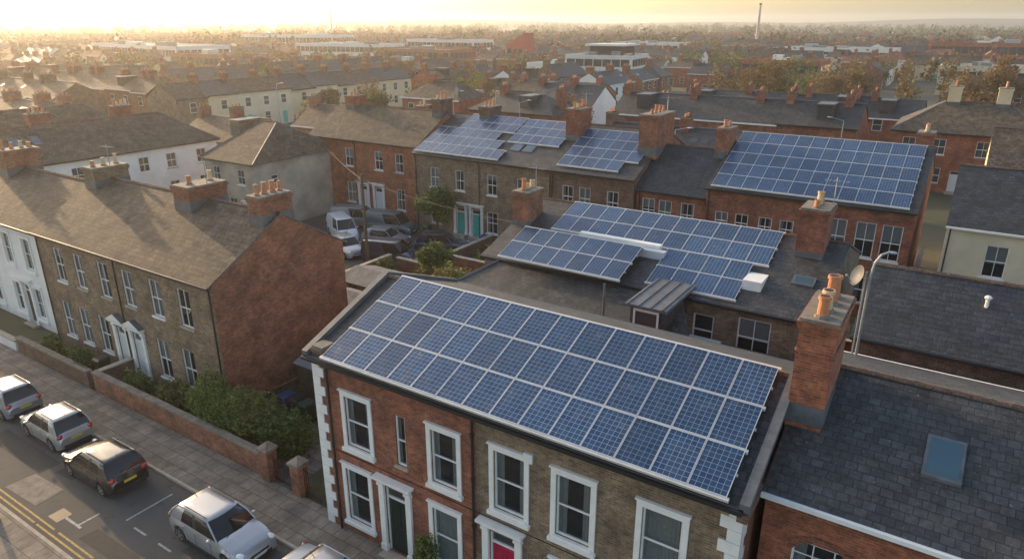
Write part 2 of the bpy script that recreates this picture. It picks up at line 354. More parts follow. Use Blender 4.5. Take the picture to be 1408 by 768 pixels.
def house(name,x0,y0,L,D,eave,ridge,rot=0,wallm="brick_red",roofm="slate",wins=(),doors=(),chims=(),yr=None,hipL=0,hipR=0,
          detail=2,surround=False,side=None,dep=.14,over=.3,base=0,gut="black_metal",sideL=(),sideR=(),frontsplit=None,aer=0,lights=(),back=True,pipes=()):
    M=Matrix.Translation((x0,y0,0))@Matrix.Rotation(math.radians(rot),4,'Z')
    yr=D/2 if yr is None else yr;side=side or wallm
    one=detail<2
    W=MB(M);R=W if one else MB(M);WN=W if one else MB(M);C=W if one else MB(M)
    PF=frameP((0,0),(1,0));PR=frameP((L,0),(0,1));PL=frameP((0,D),(0,-1));PB=frameP((L,D),(-1,0))
    fo=[(xc-w/2,xc+w/2,z,z+h) for xc,z,w,h,*_ in wins];do=[(xc-w/2,xc+w/2,z,z+h) for xc,z,w,h,*_ in doors]
    if frontsplit:
        s=frontsplit[0]
        a=[o for o in fo+do if o[1]<s];b=[(o[0]-s,o[1]-s,o[2],o[3]) for o in fo+do if o[0]>s]
        wall(W,PF,s,base,eave,a,wallm,dep);wall(W,frameP((s,0),(1,0)),L-s,base,eave,b,frontsplit[1],dep)
    else: wall(W,PF,L,base,eave,fo+do,wallm,dep)
    for (P,LL,ww) in ((PR,D,sideR),(PL,D,sideL)):
        wall(W,P,LL,base,eave,[(c-w/2,c+w/2,z,z+h) for c,z,w,h in ww],side,dep)
        for c,z,w,h in ww: window(WN,P,c-w/2,c+w/2,z,z+h,detail=1)
    bw=[]
    if back and L>4:
        k=int(L//3)
        bw=[((i+.5)*L/k-.5,(i+.5)*L/k+.5,z,z+1.4) for i in range(k) for z in (1,4) if z+1.6<eave]
    wall(W,PB,L,base,eave,bw,side,dep)
    for o in bw: window(WN,PB,*o,detail=1)
    if not hipR: W.poly(((L,0,eave),(L,D,eave),(L,yr,ridge)),side)
    if not hipL: W.poly(((0,D,eave),(0,0,eave),(0,yr,ridge)),side)
    for (xc,z,w,h,*st) in wins: window(WN,PF,xc-w/2,xc+w/2,z,z+h,st[0] if st else "sash",detail,surround and not(st and st[0]=="narrow"))
    for (xc,z,w,h,*st) in doors: door(WN,PF,xc-w/2,xc+w/2,z,z+h,st[0] if st else "door_green",st[1] if len(st)>1 else (1 if detail>1 else 0))
    sf=(ridge-eave)/yr;sb=(ridge-eave)/(D-yr);e=over;ox=.06
    zf=eave-e*sf;zb=eave-e*sb
    xl=-e if hipL else -ox;xr=L+e if hipR else L+ox
    rl=hipL if hipL else -ox;rr=L-hipR if hipR else L+ox
    slab(R,[(xl,-e,zf),(xr,-e,zf),(rr,yr,ridge),(rl,yr,ridge)],roofm)
    slab(R,[(xr,D+e,zb),(xl,D+e,zb),(rl,yr,ridge),(rr,yr,ridge)],roofm)
    if hipR: slab(R,[(xr,-e,zf),(xr,D+e,zb),(rr,yr,ridge)],roofm)
    if hipL: slab(R,[(xl,D+e,zb),(xl,-e,zf),(rl,yr,ridge)],roofm)
    rt="brick_dark" if roofm!="tile_red" else "tile_red"
    x=rl
    while x<rr-.05:
        x2=min(x+.45,rr);R.tube((x,yr,ridge+.06+U(-.008,.008)),(x2-.015,yr,ridge+.065),.115,.105,rt,6);x=x2
    if hipR:
        R.tube((rr,yr,ridge+.07),(xr,-e,zf+.09),.07,.07,"lead",5);R.tube((rr,yr,ridge+.07),(xr,D+e,zb+.09),.07,.07,"lead",5)
    if hipL:
        R.tube((rl,yr,ridge+.07),(xl,-e,zf+.09),.07,.07,"lead",5);R.tube((rl,yr,ridge+.07),(xl,D+e,zb+.09),.07,.07,"lead",5)
    R.box(xl,xr,-e-.12,-e-.004,zf-.04,zf+.07,gut);R.box(xl+.02,xr-.02,D+e+.004,D+e+.11,zb-.04,zb+.07,gut)
    if detail>=1: R.box(xl+.08,xr-.08,-e+.02,-.003,zf-.10,zf-.03,"wood" if gut=="black_metal" else "white_paint")
    for px in pipes:
        W.tube((px,-.08,.05),(px,-.08,zf-.35),.045,.045,"black_metal",6);W.tube((px,-.08,zf-.35),(px,-e-.03,zf-.02),.045,.045,"black_metal",6)
    for (x,y,a,b) in lights:
        z=lambda yy:eave+yy*sf
        R.hexa([(x,y,z(y)+.05),(x+a,y,z(y)+.05),(x+a,y+b,z(y+b)+.05),(x,y+b,z(y+b)+.05),(x,y,z(y)+.17),(x+a,y,z(y)+.17),(x+a,y+b,z(y+b)+.17),(x,y+b,z(y+b)+.17)],"lead")
        R.poly([(x+.08,y+.08,z(y+.08)+.175),(x+a-.08,y+.08,z(y+.08)+.175),(x+a-.08,y+b-.08,z(y+b-.08)+.175),(x+.08,y+b-.08,z(y+b-.08)+.175)],"skylight_glass")
    for ch in chims:
        x,y,w,d,z1,p=ch[:6];m=ch[6] if len(ch)>6 else ("brick_red" if side.startswith("stucco") else side)
        zc=eave+(y*sf if y<yr else (D-y)*sb)-.8
        chimney(C,x,y,w,d,zc,z1,p,m,"y" if d>=w else "x")
        if detail>=1: C.box(x-w/2-.02,x+w/2+.02,y-d/2-.02,y+d/2+.02,zc+.3,zc+.86,"lead")
        if aer and rnd()<aer: aerial(C,x+w/2,y,z1-.3)
    if one: return W.obj(name)
    p=empty(name)
    W.obj("walls",p);R.obj("roof",p);WN.obj("windows_and_doors",p);C.obj("chimneys",p)
    return p

def solar(name,x0,y0,z0,nx,ny,slope,pw=1.0,ph=1.5,skip=()):
    M=Matrix.Translation((x0,y0,z0))@Matrix.Rotation(slope,4,'X');mb=MB(M);g=.018;rg=.045
    iu,ju=random.randint(0,40),random.randint(0,40)
    for j in range(ny):
        for i in range(nx):
            if (i,j) in skip: continue
            xa,xb,ya,yb=i*pw+g/2,(i+1)*pw-g/2,j*ph+rg/2,(j+1)*ph-rg/2
            f=.017;t=.045+U(-.003,.004)
            mb.box(xa,xa+f,ya,yb,0,t,"alu");mb.box(xb-f,xb,ya,yb,0,t,"alu")
            mb.box(xa+f,xb-f,ya,ya+f,0,t,"alu");mb.box(xa+f,xb-f,yb-f,yb,0,t,"alu")
            t1,t2=U(-.008,.008),U(-.008,.008)
            q=[(xa+f,ya+f,t-.010),(xb-f,ya+f,t-.010+t1*.5),(xb-f,yb-f,t-.010+t2*.5),(xa+f,yb-f,t-.010)]
            u0,v0=(iu+i)*PW+.006,(ju+j)*PH+.006
            mb.poly(q,"solar_cells",[(u0,v0),(u0+PW-.012,v0),(u0+PW-.012,v0+PH-.012),(u0,v0+PH-.012)])
            mb.poly([(xa,ya,.001),(xa,yb,.001),(xb,yb,.001),(xb,ya,.001)],"plastic")
    for j in range(ny+1):
        cols=[i for i in range(nx) if not((i,j) in skip or j==ny) or not ((i,j-1) in skip or j==0)]
        if not cols: continue
        a,b=min(cols)*pw,(max(cols)+1)*pw
        mb.box(a-.05,b+.05,j*ph-.05,j*ph+.05,-.07,.022,"rail")
    for j in range(ny):
        cols=[i for i in range(nx) if (i,j) not in skip]
        if cols: mb.box(min(cols)*pw-.03,(max(cols)+1)*pw+.03,(j+.5)*ph-.03,(j+.5)*ph+.03,-.07,-.004,"rail")
    return mb.obj(name)

# ------------------------------------------------------------------ vehicles
def interp(x,pts):
    for (a,va),(b,vb) in zip(pts,pts[1:]):
        if x<=b: return va+(vb-va)*max(0,min(1,(x-a)/(b-a)))
    return pts[-1][1]
def car(name,x,y,head,paint,L=4.15,W=1.76,H=1.5,kind="hatch"):
    M=Matrix.Translation((x,y,.012))@Matrix.Rotation(math.radians(head),4,'Z');B=MB(M)
    wf,wr,R=L*.5-.82,-L*.5+.78,.31
    if kind=="van": top=[(-.5,.9),(-.49,1.08),(.33,1.1),(.36,1.06),(.46,.88),(.49,.74),(.5,.6)]
    elif kind=="saloon": top=[(-.5,.72),(-.49,.93),(-.46,.98),(-.3,1.0),(.2,.97),(.26,.94),(.4,.84),(.46,.76),(.49,.66),(.5,.54)]
    else: top=[(-.5,.72),(-.49,.92),(-.45,.99),(.2,.97),(.26,.95),(.4,.84),(.46,.76),(.49,.66),(.5,.54)]
    n=46;secs=[]
    for i in range(n+1):
        u=-.5+i/n;xx=u*L
        k=max(0,(abs(u)-.34)/.16);w=W/2*(1-(.20 if u>0 else .13)*k**2.4)
        zt=interp(u,top);zl=.20+.10*max(0,(abs(u)-.44)/.06)
        for xw in (wf,wr):
            dx=abs(xx-xw)
            if dx<.37: zl=max(zl,R+math.sqrt(.37**2-dx*dx))
        z3=max(zt-.17,zl+.05);z2=min(max(.52,zl+.04),z3-.005)
        half=[(w-.10,zl-.001),(w-.02,zl+.0),(w,z2),(w-.005,(z2+z3)/2),(w-.035,z3),(w-.085,zt-.045),(w-.17,zt-.005),(w*.5,zt+.02),(0,zt+.028)]
        secs.append([(xx,a,b) for a,b in half]+[(xx,-a,b) for a,b in half[-2::-1]])
    for a,b in zip(secs,secs[1:]):
        for j in range(len(a)-1): B.poly((a[j],a[j+1],b[j+1],b[j]),paint)
    for e in (secs[0],secs[-1]): B.poly(e,paint)
    B.box(-L/2+.1,L/2-.1,-W/2+.24,W/2-.24,.18,.6,"plastic")
    if kind=="van": xf,xr,tf,tr,zb=.36*L,-.488*L,.20*L,-.47*L,1.06
    elif kind=="saloon": xf,xr,tf,tr,zb=.235*L,-.36*L,.06*L,-.22*L,.955
    else: xf,xr,tf,tr,zb=.25*L,-.475*L,.075*L,-.37*L,.955
    def outl(a,b,hw,bf,bb,z):
        p=[(a-bf*(t/2)**2,hw*t/2,z) for t in (-2,-1,0,1,2)]
        p+=[(a-bf+(b+bb-(a-bf))*t,hw,z) for t in (.25,.42,.5,.75)]
        p+=[(b+bb*(t/2)**2,hw*t/2,z) for t in (2,1,0,-1,-2)]
        p+=[(a-bf+(b+bb-(a-bf))*t,-hw,z) for t in (.75,.5,.42,.25)]
        return p
    hb,ht=W/2-.08,W/2-.24
    o0=outl(xf,xr,hb,.16,.06,zb-.03);o1=outl((xf+tf)/2+.03,(xr+tr)/2-.02,(hb+ht)/2+.025,.13,.05,(zb+H)/2);o2=outl(tf,tr,ht,.10,.04,H-.05)
    m=len(o0)
    for a,b in ((o0,o1),(o1,o2)):
        for j in range(m):
            k=(j+1)%m;mt="car_glass"
            if kind=="van" and j in (6,7,8,13,14,15): mt=paint
            if kind!="van" and j in (6,15): mt="plastic"
            if kind=="hatch" and j in (8,13): mt=paint
            B.poly((a[j],a[k],b[k],b[j]),mt)
    o3=outl(tf-.05,tr+.05,ht-.07,.10,.04,H-.012);o4=outl(tf-.3,tr+.3,ht*.5,.05,.02,H)
    for a,b in ((o2,o3),(o3,o4)):
        for j in range(m): B.poly((a[j],a[(j+1)%m],b[(j+1)%m],b[j]),paint)
    B.poly(o4,paint)
    for j in (0,4,9,13):
        for a,b in ((o0,o1),(o1,o2)): B.tube(a[j],b[j],.035,.032,paint,6)
    for side in (0,1):
        idx=[4,5,6,7,8,9] if side==0 else [13,14,15,16,17,0]
        for a,b in zip(idx,idx[1:]): B.tube(o2[a],o2[b],.03,.03,paint,5)
    for s in (1,-1):
        for xw in (wf,wr):
            B.tube((xw,s*(W/2-.24),R),(xw,s*(W/2-.015),R),R,R,"tyre",18)
            B.tube((xw,s*(W/2-.014),R),(xw,s*(W/2-.006),R),R*.68,R*.66,"plastic",16)
            B.tube((xw,s*(W/2-.005),R),(xw,s*(W/2+.006),R),R*.16,R*.14,"rim",8)
            for k in range(5):
                t=2*math.pi*k/5+.3;c,sn=math.cos(t),math.sin(t);q=.038
                yy=s*(W/2+.004);B.poly([(xw-sn*q,yy,R+c*q),(xw+sn*q,yy,R-c*q),(xw+c*R*.66+sn*q*.8,yy,R+sn*R*.66-c*q*.8),(xw+c*R*.66-sn*q*.8,yy,R+sn*R*.66+c*q*.8)],"rim")
            for k in range(16):
                t=2*math.pi*k/16;t2=2*math.pi*(k+1)/16;yy=s*(W/2+.002)
                B.poly([(xw+R*.70*math.cos(t),yy,R+R*.70*math.sin(t)),(xw+R*.70*math.cos(t2),yy,R+R*.70*math.sin(t2)),(xw+R*.62*math.cos(t2),yy,R+R*.62*math.sin(t2)),(xw+R*.62*math.cos(t),yy,R+R*.62*math.sin(t))],"rim")
        B.ell((L*.445,s*W*.365,.72),(.22,.13,.085),"light_clear",10)
        if kind=="van": B.ell((-L*.493,s*W*.43,.95),(.04,.08,.24),"light_red",8)
        else: B.ell((-L*.476,s*W*.385,.86),(.10,.14,.12),"light_red",10)
        B.ell((xf-.42,s*(W/2+.07),zb+.06),(.07,.11,.065),paint,8)
        for q in (xf-.5,xf-1.4,xf-2.15 if kind=="hatch" else xf-2.3): B.box(q-.006,q+.006,s*(W/2-.001)-.003,s*(W/2-.001)+.003,.34,.82,"plastic")
        for q in (xf-1.28,xf-2.1): B.box(q-.09,q+.09,s*(W/2-.012)-.02,s*(W/2-.012)+.02,.83,.86,paint)
        B.box(wr+.4,wf-.4,s*(W/2-.01)-.02,s*(W/2-.01)+.02,.2,.3,"plastic")
        if kind=="hatch": B.tube((tf-.2,s*(ht-.06),H+.03),(tr+.25,s*(ht-.06),H+.03),.018,.018,"plastic",5)
    B.box(L/2-.05,L/2+.006,-.5,.5,.30,.42,"plastic");B.box(L/2-.07,L/2+.004,-.38,.38,.50,.58,"plastic")
    B.box(L/2+.007,L/2+.018,-.26,.26,.40,.51,"light_clear")
    B.box(-L/2-.018,-L/2-.007,-.26,.26,.60,.71,"plate_yellow");B.box(-L/2-.008,-L/2+.05,-.6,.6,.28,.42,"plastic")
    B.tube((xf-.05,-.5,zb+.02),(xf-.25,.0,zb+.10),.012,.01,"plastic",4);B.tube((xf-.05,.1,zb+.02),(xf-.25,.6,zb+.10),.012,.01,"plastic",4)
    B.tube((tr+.3,0,H-.01),(tr+.05,0,H+.16),.012,.006,"plastic",4)
    return B.obj(name,None,42)

# ------------------------------------------------------------------ vegetation
def leafmesh(name,blobs,n,size,mats,seed=0,shell=.55,lump=.3):
    rs=np.random.RandomState(seed);V=[];F=[];MI=[]
    vol=np.array([b[3]*b[4]*b[5] for b in blobs])**.67;vol=vol/vol.sum();base=0
    for b,fr in zip(blobs,vol):
        k=max(8,int(n*fr));d=rs.normal(size=(k,3));d/=np.linalg.norm(d,axis=1)[:,None]
        ph=rs.uniform(0,6.28,6)
        lum=1+lump*(np.sin(d[:,0]*5+ph[0])*np.sin(d[:,1]*5+ph[1])+.6*np.sin(d[:,2]*8+ph[2])*np.sin(d[:,0]*9+ph[3]))
        r=rs.uniform(shell,1.0,size=k)**.6*lum
        c=np.array(b[:3])+d*np.array(b[3:6])*r[:,None]
        a=rs.normal(size=(k,3));a/=np.linalg.norm(a,axis=1)[:,None];q=np.cross(a,rs.normal(size=(k,3)));q/=np.linalg.norm(q,axis=1)[:,None]
        s=(size*rs.uniform(.5,1.3,size=k))[:,None]
        P=np.stack([c-a*s-q*s*.15,c+q*s*.6,c+a*s+q*s*.1,c-q*s*.6],axis=1).reshape(-1,3)
        V.append(P);F.append(np.arange(len(P)).reshape(-1,4)+base);base+=len(P);MI.append(rs.randint(0,len(mats),size=k))
    V=np.concatenate(V);F=np.concatenate(F);MI=np.concatenate(MI)
    V[:,2]=np.maximum(V[:,2],.02)
    me=bpy.data.meshes.new(name);me.from_pydata(V.tolist(),[],F.tolist())
    for m in mats: me.materials.append(MATS[m])
    me.polygons.foreach_set("material_index",MI.astype(np.int32));me.update()
    o=bpy.data.objects.new(name,me);COL.objects.link(o);return o
def bush(name,x,y,rx,ry,h,mats=("leaf_green","leaf_dark"),n=2600,size=.085,seed=0):
    rs=random.Random(seed);bl=[]
    for i in range(6):
        bl.append((x+rs.uniform(-.5,.5)*rx,y+rs.uniform(-.5,.5)*ry,h*rs.uniform(.4,.62),rx*rs.uniform(.4,.65),ry*rs.uniform(.4,.65),h*rs.uniform(.35,.45)))
    bl.append((x,y,h*.4,rx*.8,ry*.8,h*.42))
    p=empty(name)
    o=leafmesh("foliage",bl,n,size,mats,seed,.5);o.parent=p
    t=MB()
    for i in range(7):
        a=rs.uniform(0,6.28);t.tube((x+.05*math.cos(a),y+.05*math.sin(a),0),(x+rx*.5*math.cos(a),y+ry*.5*math.sin(a),h*.75),.035,.012,"bark",5)
    t.obj("stems",p);return p
def tree(name,x,y,h,r,mats=("leaf_green","leaf_dark"),n=3500,size=.14,seed=0):
    rs=random.Random(seed);p=empty(name);t=MB();bl=[]
    t.tube((x,y,0),(x+.1,y,h*.45),.14*h/5,.09*h/5,"bark",8)
    for i in range(9):
        a=rs.uniform(0,6.28);d=r*rs.uniform(.25,.7);z=h*rs.uniform(.5,.85)
        q=(x+d*math.cos(a),y+d*math.sin(a),z);t.tube((x+.1,y,h*rs.uniform(.3,.45)),q,.06*h/5,.02,"bark",5)
        k=r*rs.uniform(.35,.55);bl.append((q[0],q[1],z,k,k,k*.8))
    bl.append((x,y,h*.85,r*.5,r*.5,h*.15))
    t.obj("trunk_and_limbs",p);o=leafmesh("crown",bl,n,size,mats,seed,.35,.35);o.parent=p;return p
def bare_mesh(seed,h=9,mat="bark_warm",depth=6):
    rs=random.Random(seed);mb=MB()
    def br(p,d,l,r,k):
        q=p+d*l;mb.tube(p,q,r,r*.66,mat,5 if k<2 else 3,False)
        if k>=depth: return
        nb=3 if k<depth-1 else 4
        for i in range(nb):
            ax=Vector((rs.gauss(0,1),rs.gauss(0,1),rs.gauss(0,1))).normalized()
            nd=(d+ax*rs.uniform(.45,.85)+Vector((0,0,.12))).normalized()
            st=q if i else p+d*l*rs.uniform(.6,1)
            br(st,nd,l*rs.uniform(.62,.86),max(.03,r*.6),k+1)
    br(Vector((0,0,0)),Vector((0,0,1)),h*.24,.2,0)
    o=mb.obj("tmp");me=o.data;bpy.data.objects.remove(o);return me
BARE=[bare_mesh(3),bare_mesh(9),bare_mesh(21)]
def bare(x,y,s=1,i=0,rot=0,leaf=0):
    p=bpy.data.objects.new("bare_tree",BARE[i%3]);COL.objects.link(p);p.location=(x,y,0);p.scale=(s,s,s);p.rotation_euler=(0,0,rot)
    if leaf:
        h=9;bl=[]
        for k in range(13):
            a=U(0,6.28);d=U(.3,3.3);bl.append((d*math.cos(a),d*math.sin(a),h*U(.42,.92)-d*.35,1.35,1.35,1.1))
        o=leafmesh("twigs",bl,leaf,.15,("leaf_brown","leaf_olive"),60+i,.05,.35);o.parent=p
    return p

# ------------------------------------------------------------------ ground & street
def sheet(name,x0,x1,y0,y1,z,mat):
    mb=MB();mb.ox=mb.oy=0;mb.poly([(x0,y0,z),(x1,y0,z),(x1,y1,z),(x0,y1,z)],mat);return mb.obj(name)
sheet("ground",-4500,3500,-1500,5500,-.03,"ground_mat")
sheet("road",-140,40,8.3,13.0,0.0,"asphalt")
mb=MB();mb.ox=mb.oy=0
mb.box(-140,40,13.12,15.25,-.02,.12,"paving");mb.obj("pavement")
mb=MB();mb.ox=mb.oy=0
mb.box(-140,40,3,8.18,-.02,.12,"paving");mb.obj("pavement")
mb=MB()
x=-140
while x<40:
    for a,b in ((13.0,13.12),(8.18,8.30)): mb.box(x,x+.905,a,b,-.02,.125,"stone")
    x+=.915
mb.obj("kerb")
mb=MB()
for yy in (8.50,8.72):
    x=-140
    while x<40:
        l=U(1.5,5);mb.poly([(x,yy,.004),(x+l,yy,.004),(x+l,yy+.075,.004),(x,yy+.075,.004)],"line_yellow");x+=l+(U(.1,.6) if rnd()<.5 else 0)
for (a,b,c,d) in ((-24.2,-23.4,10.45,10.53),(-22.6,-21.8,10.45,10.53),(-21.0,-20.2,10.45,10.53),(-19.4,-18.6,10.45,10.53),(-27.4,-25.9,9.30,9.40),(-26.2,-26.1,9.40,10.2),(-24.9,-24.82,10.55,12.5),(-17.9,-17.82,10.55,12.5)):
    mb.poly([(a,c,.005),(b,c,.005),(b,d,.005),(a,d,.005)],"line_white")
mb.obj("road_marking")
mb=MB();mb.poly([(-31.2,8.95,.006),(-28.8,9.05,.006),(-28.9,10.2,.006),(-31.1,10.1,.006)],"cap");mb.poly([(-27.7,9.0,.007),(-27.0,9.0,.007),(-27.0,9.6,.007),(-27.7,9.6,.007)],"plastic")
mb.poly([(-22.4,9.2,.007),(-21.8,9.2,.007),(-21.8,9.8,.007),(-22.4,9.8,.007)],"plastic")
for k in range(8): mb.box(-35.9+.1*k,-35.86+.1*k,12.6,12.95,.003,.012,"black_metal")
mb.obj("manhole_cover")
mb=MB()
for (x,y,l,d) in ((-25.4,9.0,3.6,.7),(-36,10.2,5,.9),(-21.5,10.7,1.6,1.3),(-42,9.2,3,1.2),(-30.5,10.6,1.2,1.0),(-18,9.1,6,.45),(-48,10.8,4,.7)):
    mb.poly([(x,y,.002),(x+l,y+U(-.1,.1),.002),(x+l+U(-.1,.1),y+d,.002),(x+U(-.1,.1),y+d,.002)],"tarmac_patch")
mb.obj("road_repair_patch")
sheet("garden_ground",-44.8,-18.2,15.35,30,0.02,"soil")
sheet("yard_ground",-60,-2,30,47.9,0.012,"soil")
sheet("grass",-34,-19.5,26.2,40,0.03,"grass")
sheet("parking_area",-53,-33,37.5,47.5,0.034,"asphalt")
sheet("path",-22.5,-21.0,15.35,30,0.04,"paving")
mb=MB();mb.tube((-28.9,7.75,.12),(-28.9,7.75,.95),.11,.10,"yellow_paint",14);mb.ell((-28.9,7.75,.95),(.10,.10,.07),"yellow_paint",12);mb.tube((-28.9,7.75,.6),(-28.9,7.75,.72),.112,.111,"plastic",14,False);mb.obj("bollard",None,40)

def bwall(name,x0,y0,x1,y1,h=1.1,t=.24,mat="brick_dark",cope="stone"):
    d=Vector((x1-x0,y1-y0,0));L=d.length;M=Matrix.Translation((x0,y0,0))@Matrix.Rotation(math.atan2(d.y,d.x),4,'Z');mb=MB(M)
    mb.box(0,L,-t/2,t/2,0,h,mat)
    x=-.03
    while x<L: mb.box(x,min(x+.7,L+.03)-.012,-t/2-.05,t/2+.05,h,h+.08+U(-.008,.008),cope);x+=.7
    return mb.obj(name)
bwall("garden_wall",-44.4,15.4,-36.6,15.4,1.0,cope="cap");bwall("garden_wall",-36.0,15.4,-22.6,15.4,1.15,mat="brick_gable",cope="cap")
bwall("garden_wall",-60,15.4,-44.7,15.4,.7,mat="stucco_white")
bwall("garden_wall",-36.2,15.6,-36.2,17.5,1.0)
for px in (-22.2,-20.3): 
    mb=MB();mb.box(px-.25,px+.25,15.1,15.6,0,1.55,"brick_gable");mb.box(px-.32,px+.32,15.03,15.67,1.55,1.66,"cap")
    mb.poly([(px-.3,15.05,1.66),(px+.3,15.05,1.66),(px,15.35,1.9)],"cap");mb.poly([(px+.3,15.05,1.66),(px+.3,15.65,1.66),(px,15.35,1.9)],"cap");mb.poly([(px+.3,15.65,1.66),(px-.3,15.65,1.66),(px,15.35,1.9)],"cap");mb.poly([(px-.3,15.65,1.66),(px-.3,15.05,1.66),(px,15.35,1.9)],"cap");mb.obj("gate_pier")
def railing(name,x0,x1,y,h=1.35):
    mb=MB();x=x0
    while x<=x1: mb.tube((x,y,.1),(x,y,h+.05*math.sin((x-x0)*3)),.014,.012,"black_metal",4);x+=.12
    for z in (.25,h-.2): mb.box(x0,x1,y-.015,y+.015,z,z+.035,"black_metal")
    mb.obj(name)
railing("iron_gate",-21.9,-20.6,15.35);railing("iron_railing",-20.0,-18.3,15.35,1.5);railing("iron_railing",-38.2,-36.8,15.45,1.2)

# ------------------------------------------------------------------ main house (pair)
X0=-18.1
def wx(c,z,w,h,*s): return (c-X0,z,w,h)+s
GW=[wx(-16.1,4.05,1.12,2.0),wx(-14.1,4.1,.42,1.95,"narrow"),wx(-12.25,4.05,1.05,2.0),wx(-9.75,4.05,1.1,2.12,"sash"),wx(-7.55,4.05,1.12,2.12,"sash"),wx(-4.9,4.05,1.12,2.12,"sash"),
    wx(-16.35,.75,1.12,2.25),wx(-12.3,.75,1.05,2.25),wx(-7.55,.7,1.12,2.25),wx(-4.9,.7,1.12,2.25)]
main=house("brick_house",X0,14.85,15.2,8.05,7.42,8.92,0,"brick_red","slate",GW,
   [wx(-14.5,.18,1.0,2.75,"door_green"),wx(-10.0,.18,1.0,2.9,"door_pink")],[],yr=4.0,surround=True,frontsplit=(7.1,"brick_brown"),over=.35)
P=frameP((X0,14.85),(1,0));q=MB()
z=.1;k=0
while z<7.0:
    w=.52 if k%2 else .32
    lbox(q,P,-.035,w,-.0,.04,z,z+.36,"white_paint");lbox(q,frameP((X0,22.9),(0,-1)),8.05-(.32 if k%2 else .52),8.05+.03,0,.035,z,z+.36,"white_paint")
    lbox(q,P,15.2-w,15.235,0,.04,z,z+.36,"white_paint");lbox(q,frameP((-2.9,14.85),(0,1)),-.03,(.32 if k%2 else .52),0,.035,z,z+.36,"white_paint")
    z+=.375;k+=1
lbox(q,P,0,15.2,0,.10,7.02,7.12,"brick_dark");lbox(q,P,-.05,15.25,0,.16,7.16,7.24,"lead")
q.tube((X0+7.05,14.76,.1),(X0+7.05,14.76,7.1),.05,.05,"black_metal",8);q.tube((X0+.75,14.76,.1),(X0+.75,14.76,7.1),.045,.045,"black_metal",8)
for zz in (1.2,3.0,4.8,6.4): q.tube((X0+7.05,14.76,zz),(X0+7.05,14.76,zz+.1),.075,.075,"black_metal",8)
lbox(q,P,-14.1-X0-.32,-14.1-X0+.32,0,.02,6.06,6.28,"brick_red2")
lbox(q,P,-14.1-X0-.21,-14.1-X0+.21,0,.05,4.02,4.09,"white_paint")
q.box(-2.98,-2.72,14.5,23.2,7.0,7.25,"brick_dark")
q.tube((-17.3,14.82,3.62),(-3.2,14.82,3.55),.012,.012,"black_metal",4);lbox(q,P,8.9,9.2,0,.09,6.2,6.5,"white_paint")
q.obj("quoins_cornice_and_pipes",main)
q=MB()
for xa in (-18.2,-2.95):
    for (ya,za,yb,zb_) in ((14.5,7.42,18.85,9.07),(18.85,9.07,23.2,7.42)):
        q.hexa([(xa,ya,za-.1),(xa+.25,ya,za-.1),(xa+.25,yb,zb_-.1),(xa,yb,zb_-.1),(xa,ya,za+.12),(xa+.25,ya,za+.12),(xa+.25,yb,zb_+.12),(xa,yb,zb_+.12)],"lead")
chimney(q,-17.6,14.95,.45,.5,7.1,7.75,0,"brick_dark")
q.obj("verge_capping",main)
solar("solar_panel_array",-17.18,14.47,7.55,14,3,math.atan(.375),.995,1.535)
bush("climbing_shrub",-13.0,14.6,.5,.35,2.1,seed=4,n=1300,size=.07)
mb=MB();chimney(mb,-2.3,19.0,.9,2.3,6.5,11.2,0,"brick_red2")
for i,(py,h,pm) in enumerate(((18.15,.5,"terracotta"),(18.65,.5,"pot_cream"),(19.25,.72,"terracotta"),(19.8,.55,"terracotta"))):
    mb.tube((-2.3,py,11.18),(-2.3,py,11.28),.22,.18,"cap",10);mb.tube((-2.3,py,11.26),(-2.3,py,11.2+h),.15,.125,pm,14);mb.tube((-2.3,py,11.2+h),(-2.3,py,11.28+h),.165,.155,pm,14);mb.tube((-2.3,py,11.282+h),(-2.3,py,11.284+h),.12,.12,"plastic",10)
mb.box(-2.78,-1.82,17.82,20.18,8.2,8.75,"lead");mb.box(-2.79,-1.81,17.81,20.19,10.2,10.3,"brick_red")
mb.obj("brick_chimney",None)
RW=[(1.55,4.15,1.5,1.75,"grid"),(5.2,4.1,1.1,2,"grid"),(1.55,.8,1.3,2,"grid"),(5.2,.8,1.1,2.0),(8.6,4.1,1.1,2),(8.6,.8,1.1,2)]
rn=house("brick_house",-2.65,16.1,14,9,7.25,8.95,0,"brick_red2","slate",RW,[(3.4,.15,1,2.6,"door_red")],[(13.4,4,1,2,11,4)],yr=4.1,lights=((3.2,1.35,.85,1.2),),over=.32,gut="white_paint")
q=MB();P=frameP((-2.65,16.1),(1,0))
n=12
for c in (1.55,):
    for i in range(n):
        a0=math.pi*(.12+.76*i/n);a1=math.pi*(.12+.76*(i+1)/n)
        f=lambda a,r:(c+r*math.cos(a)*.95,5.35+r*math.sin(a)*.72)
        (s0,z0),(s1,z1),(s2,z2),(s3,z3)=f(a0,.85),f(a1,.85),f(a1,1.12),f(a0,1.12)
        q.poly([P(s0,.02,z0),P(s3,.02,z3),P(s2,.02,z2),P(s1,.02,z1)],"brick_red")
lbox(q,P,0,14,0,.07,6.72,6.84,"brick_red");lbox(q,P,0,14,0,.12,6.9,7.06,"white_paint")
q.obj("brick_arches",rn)

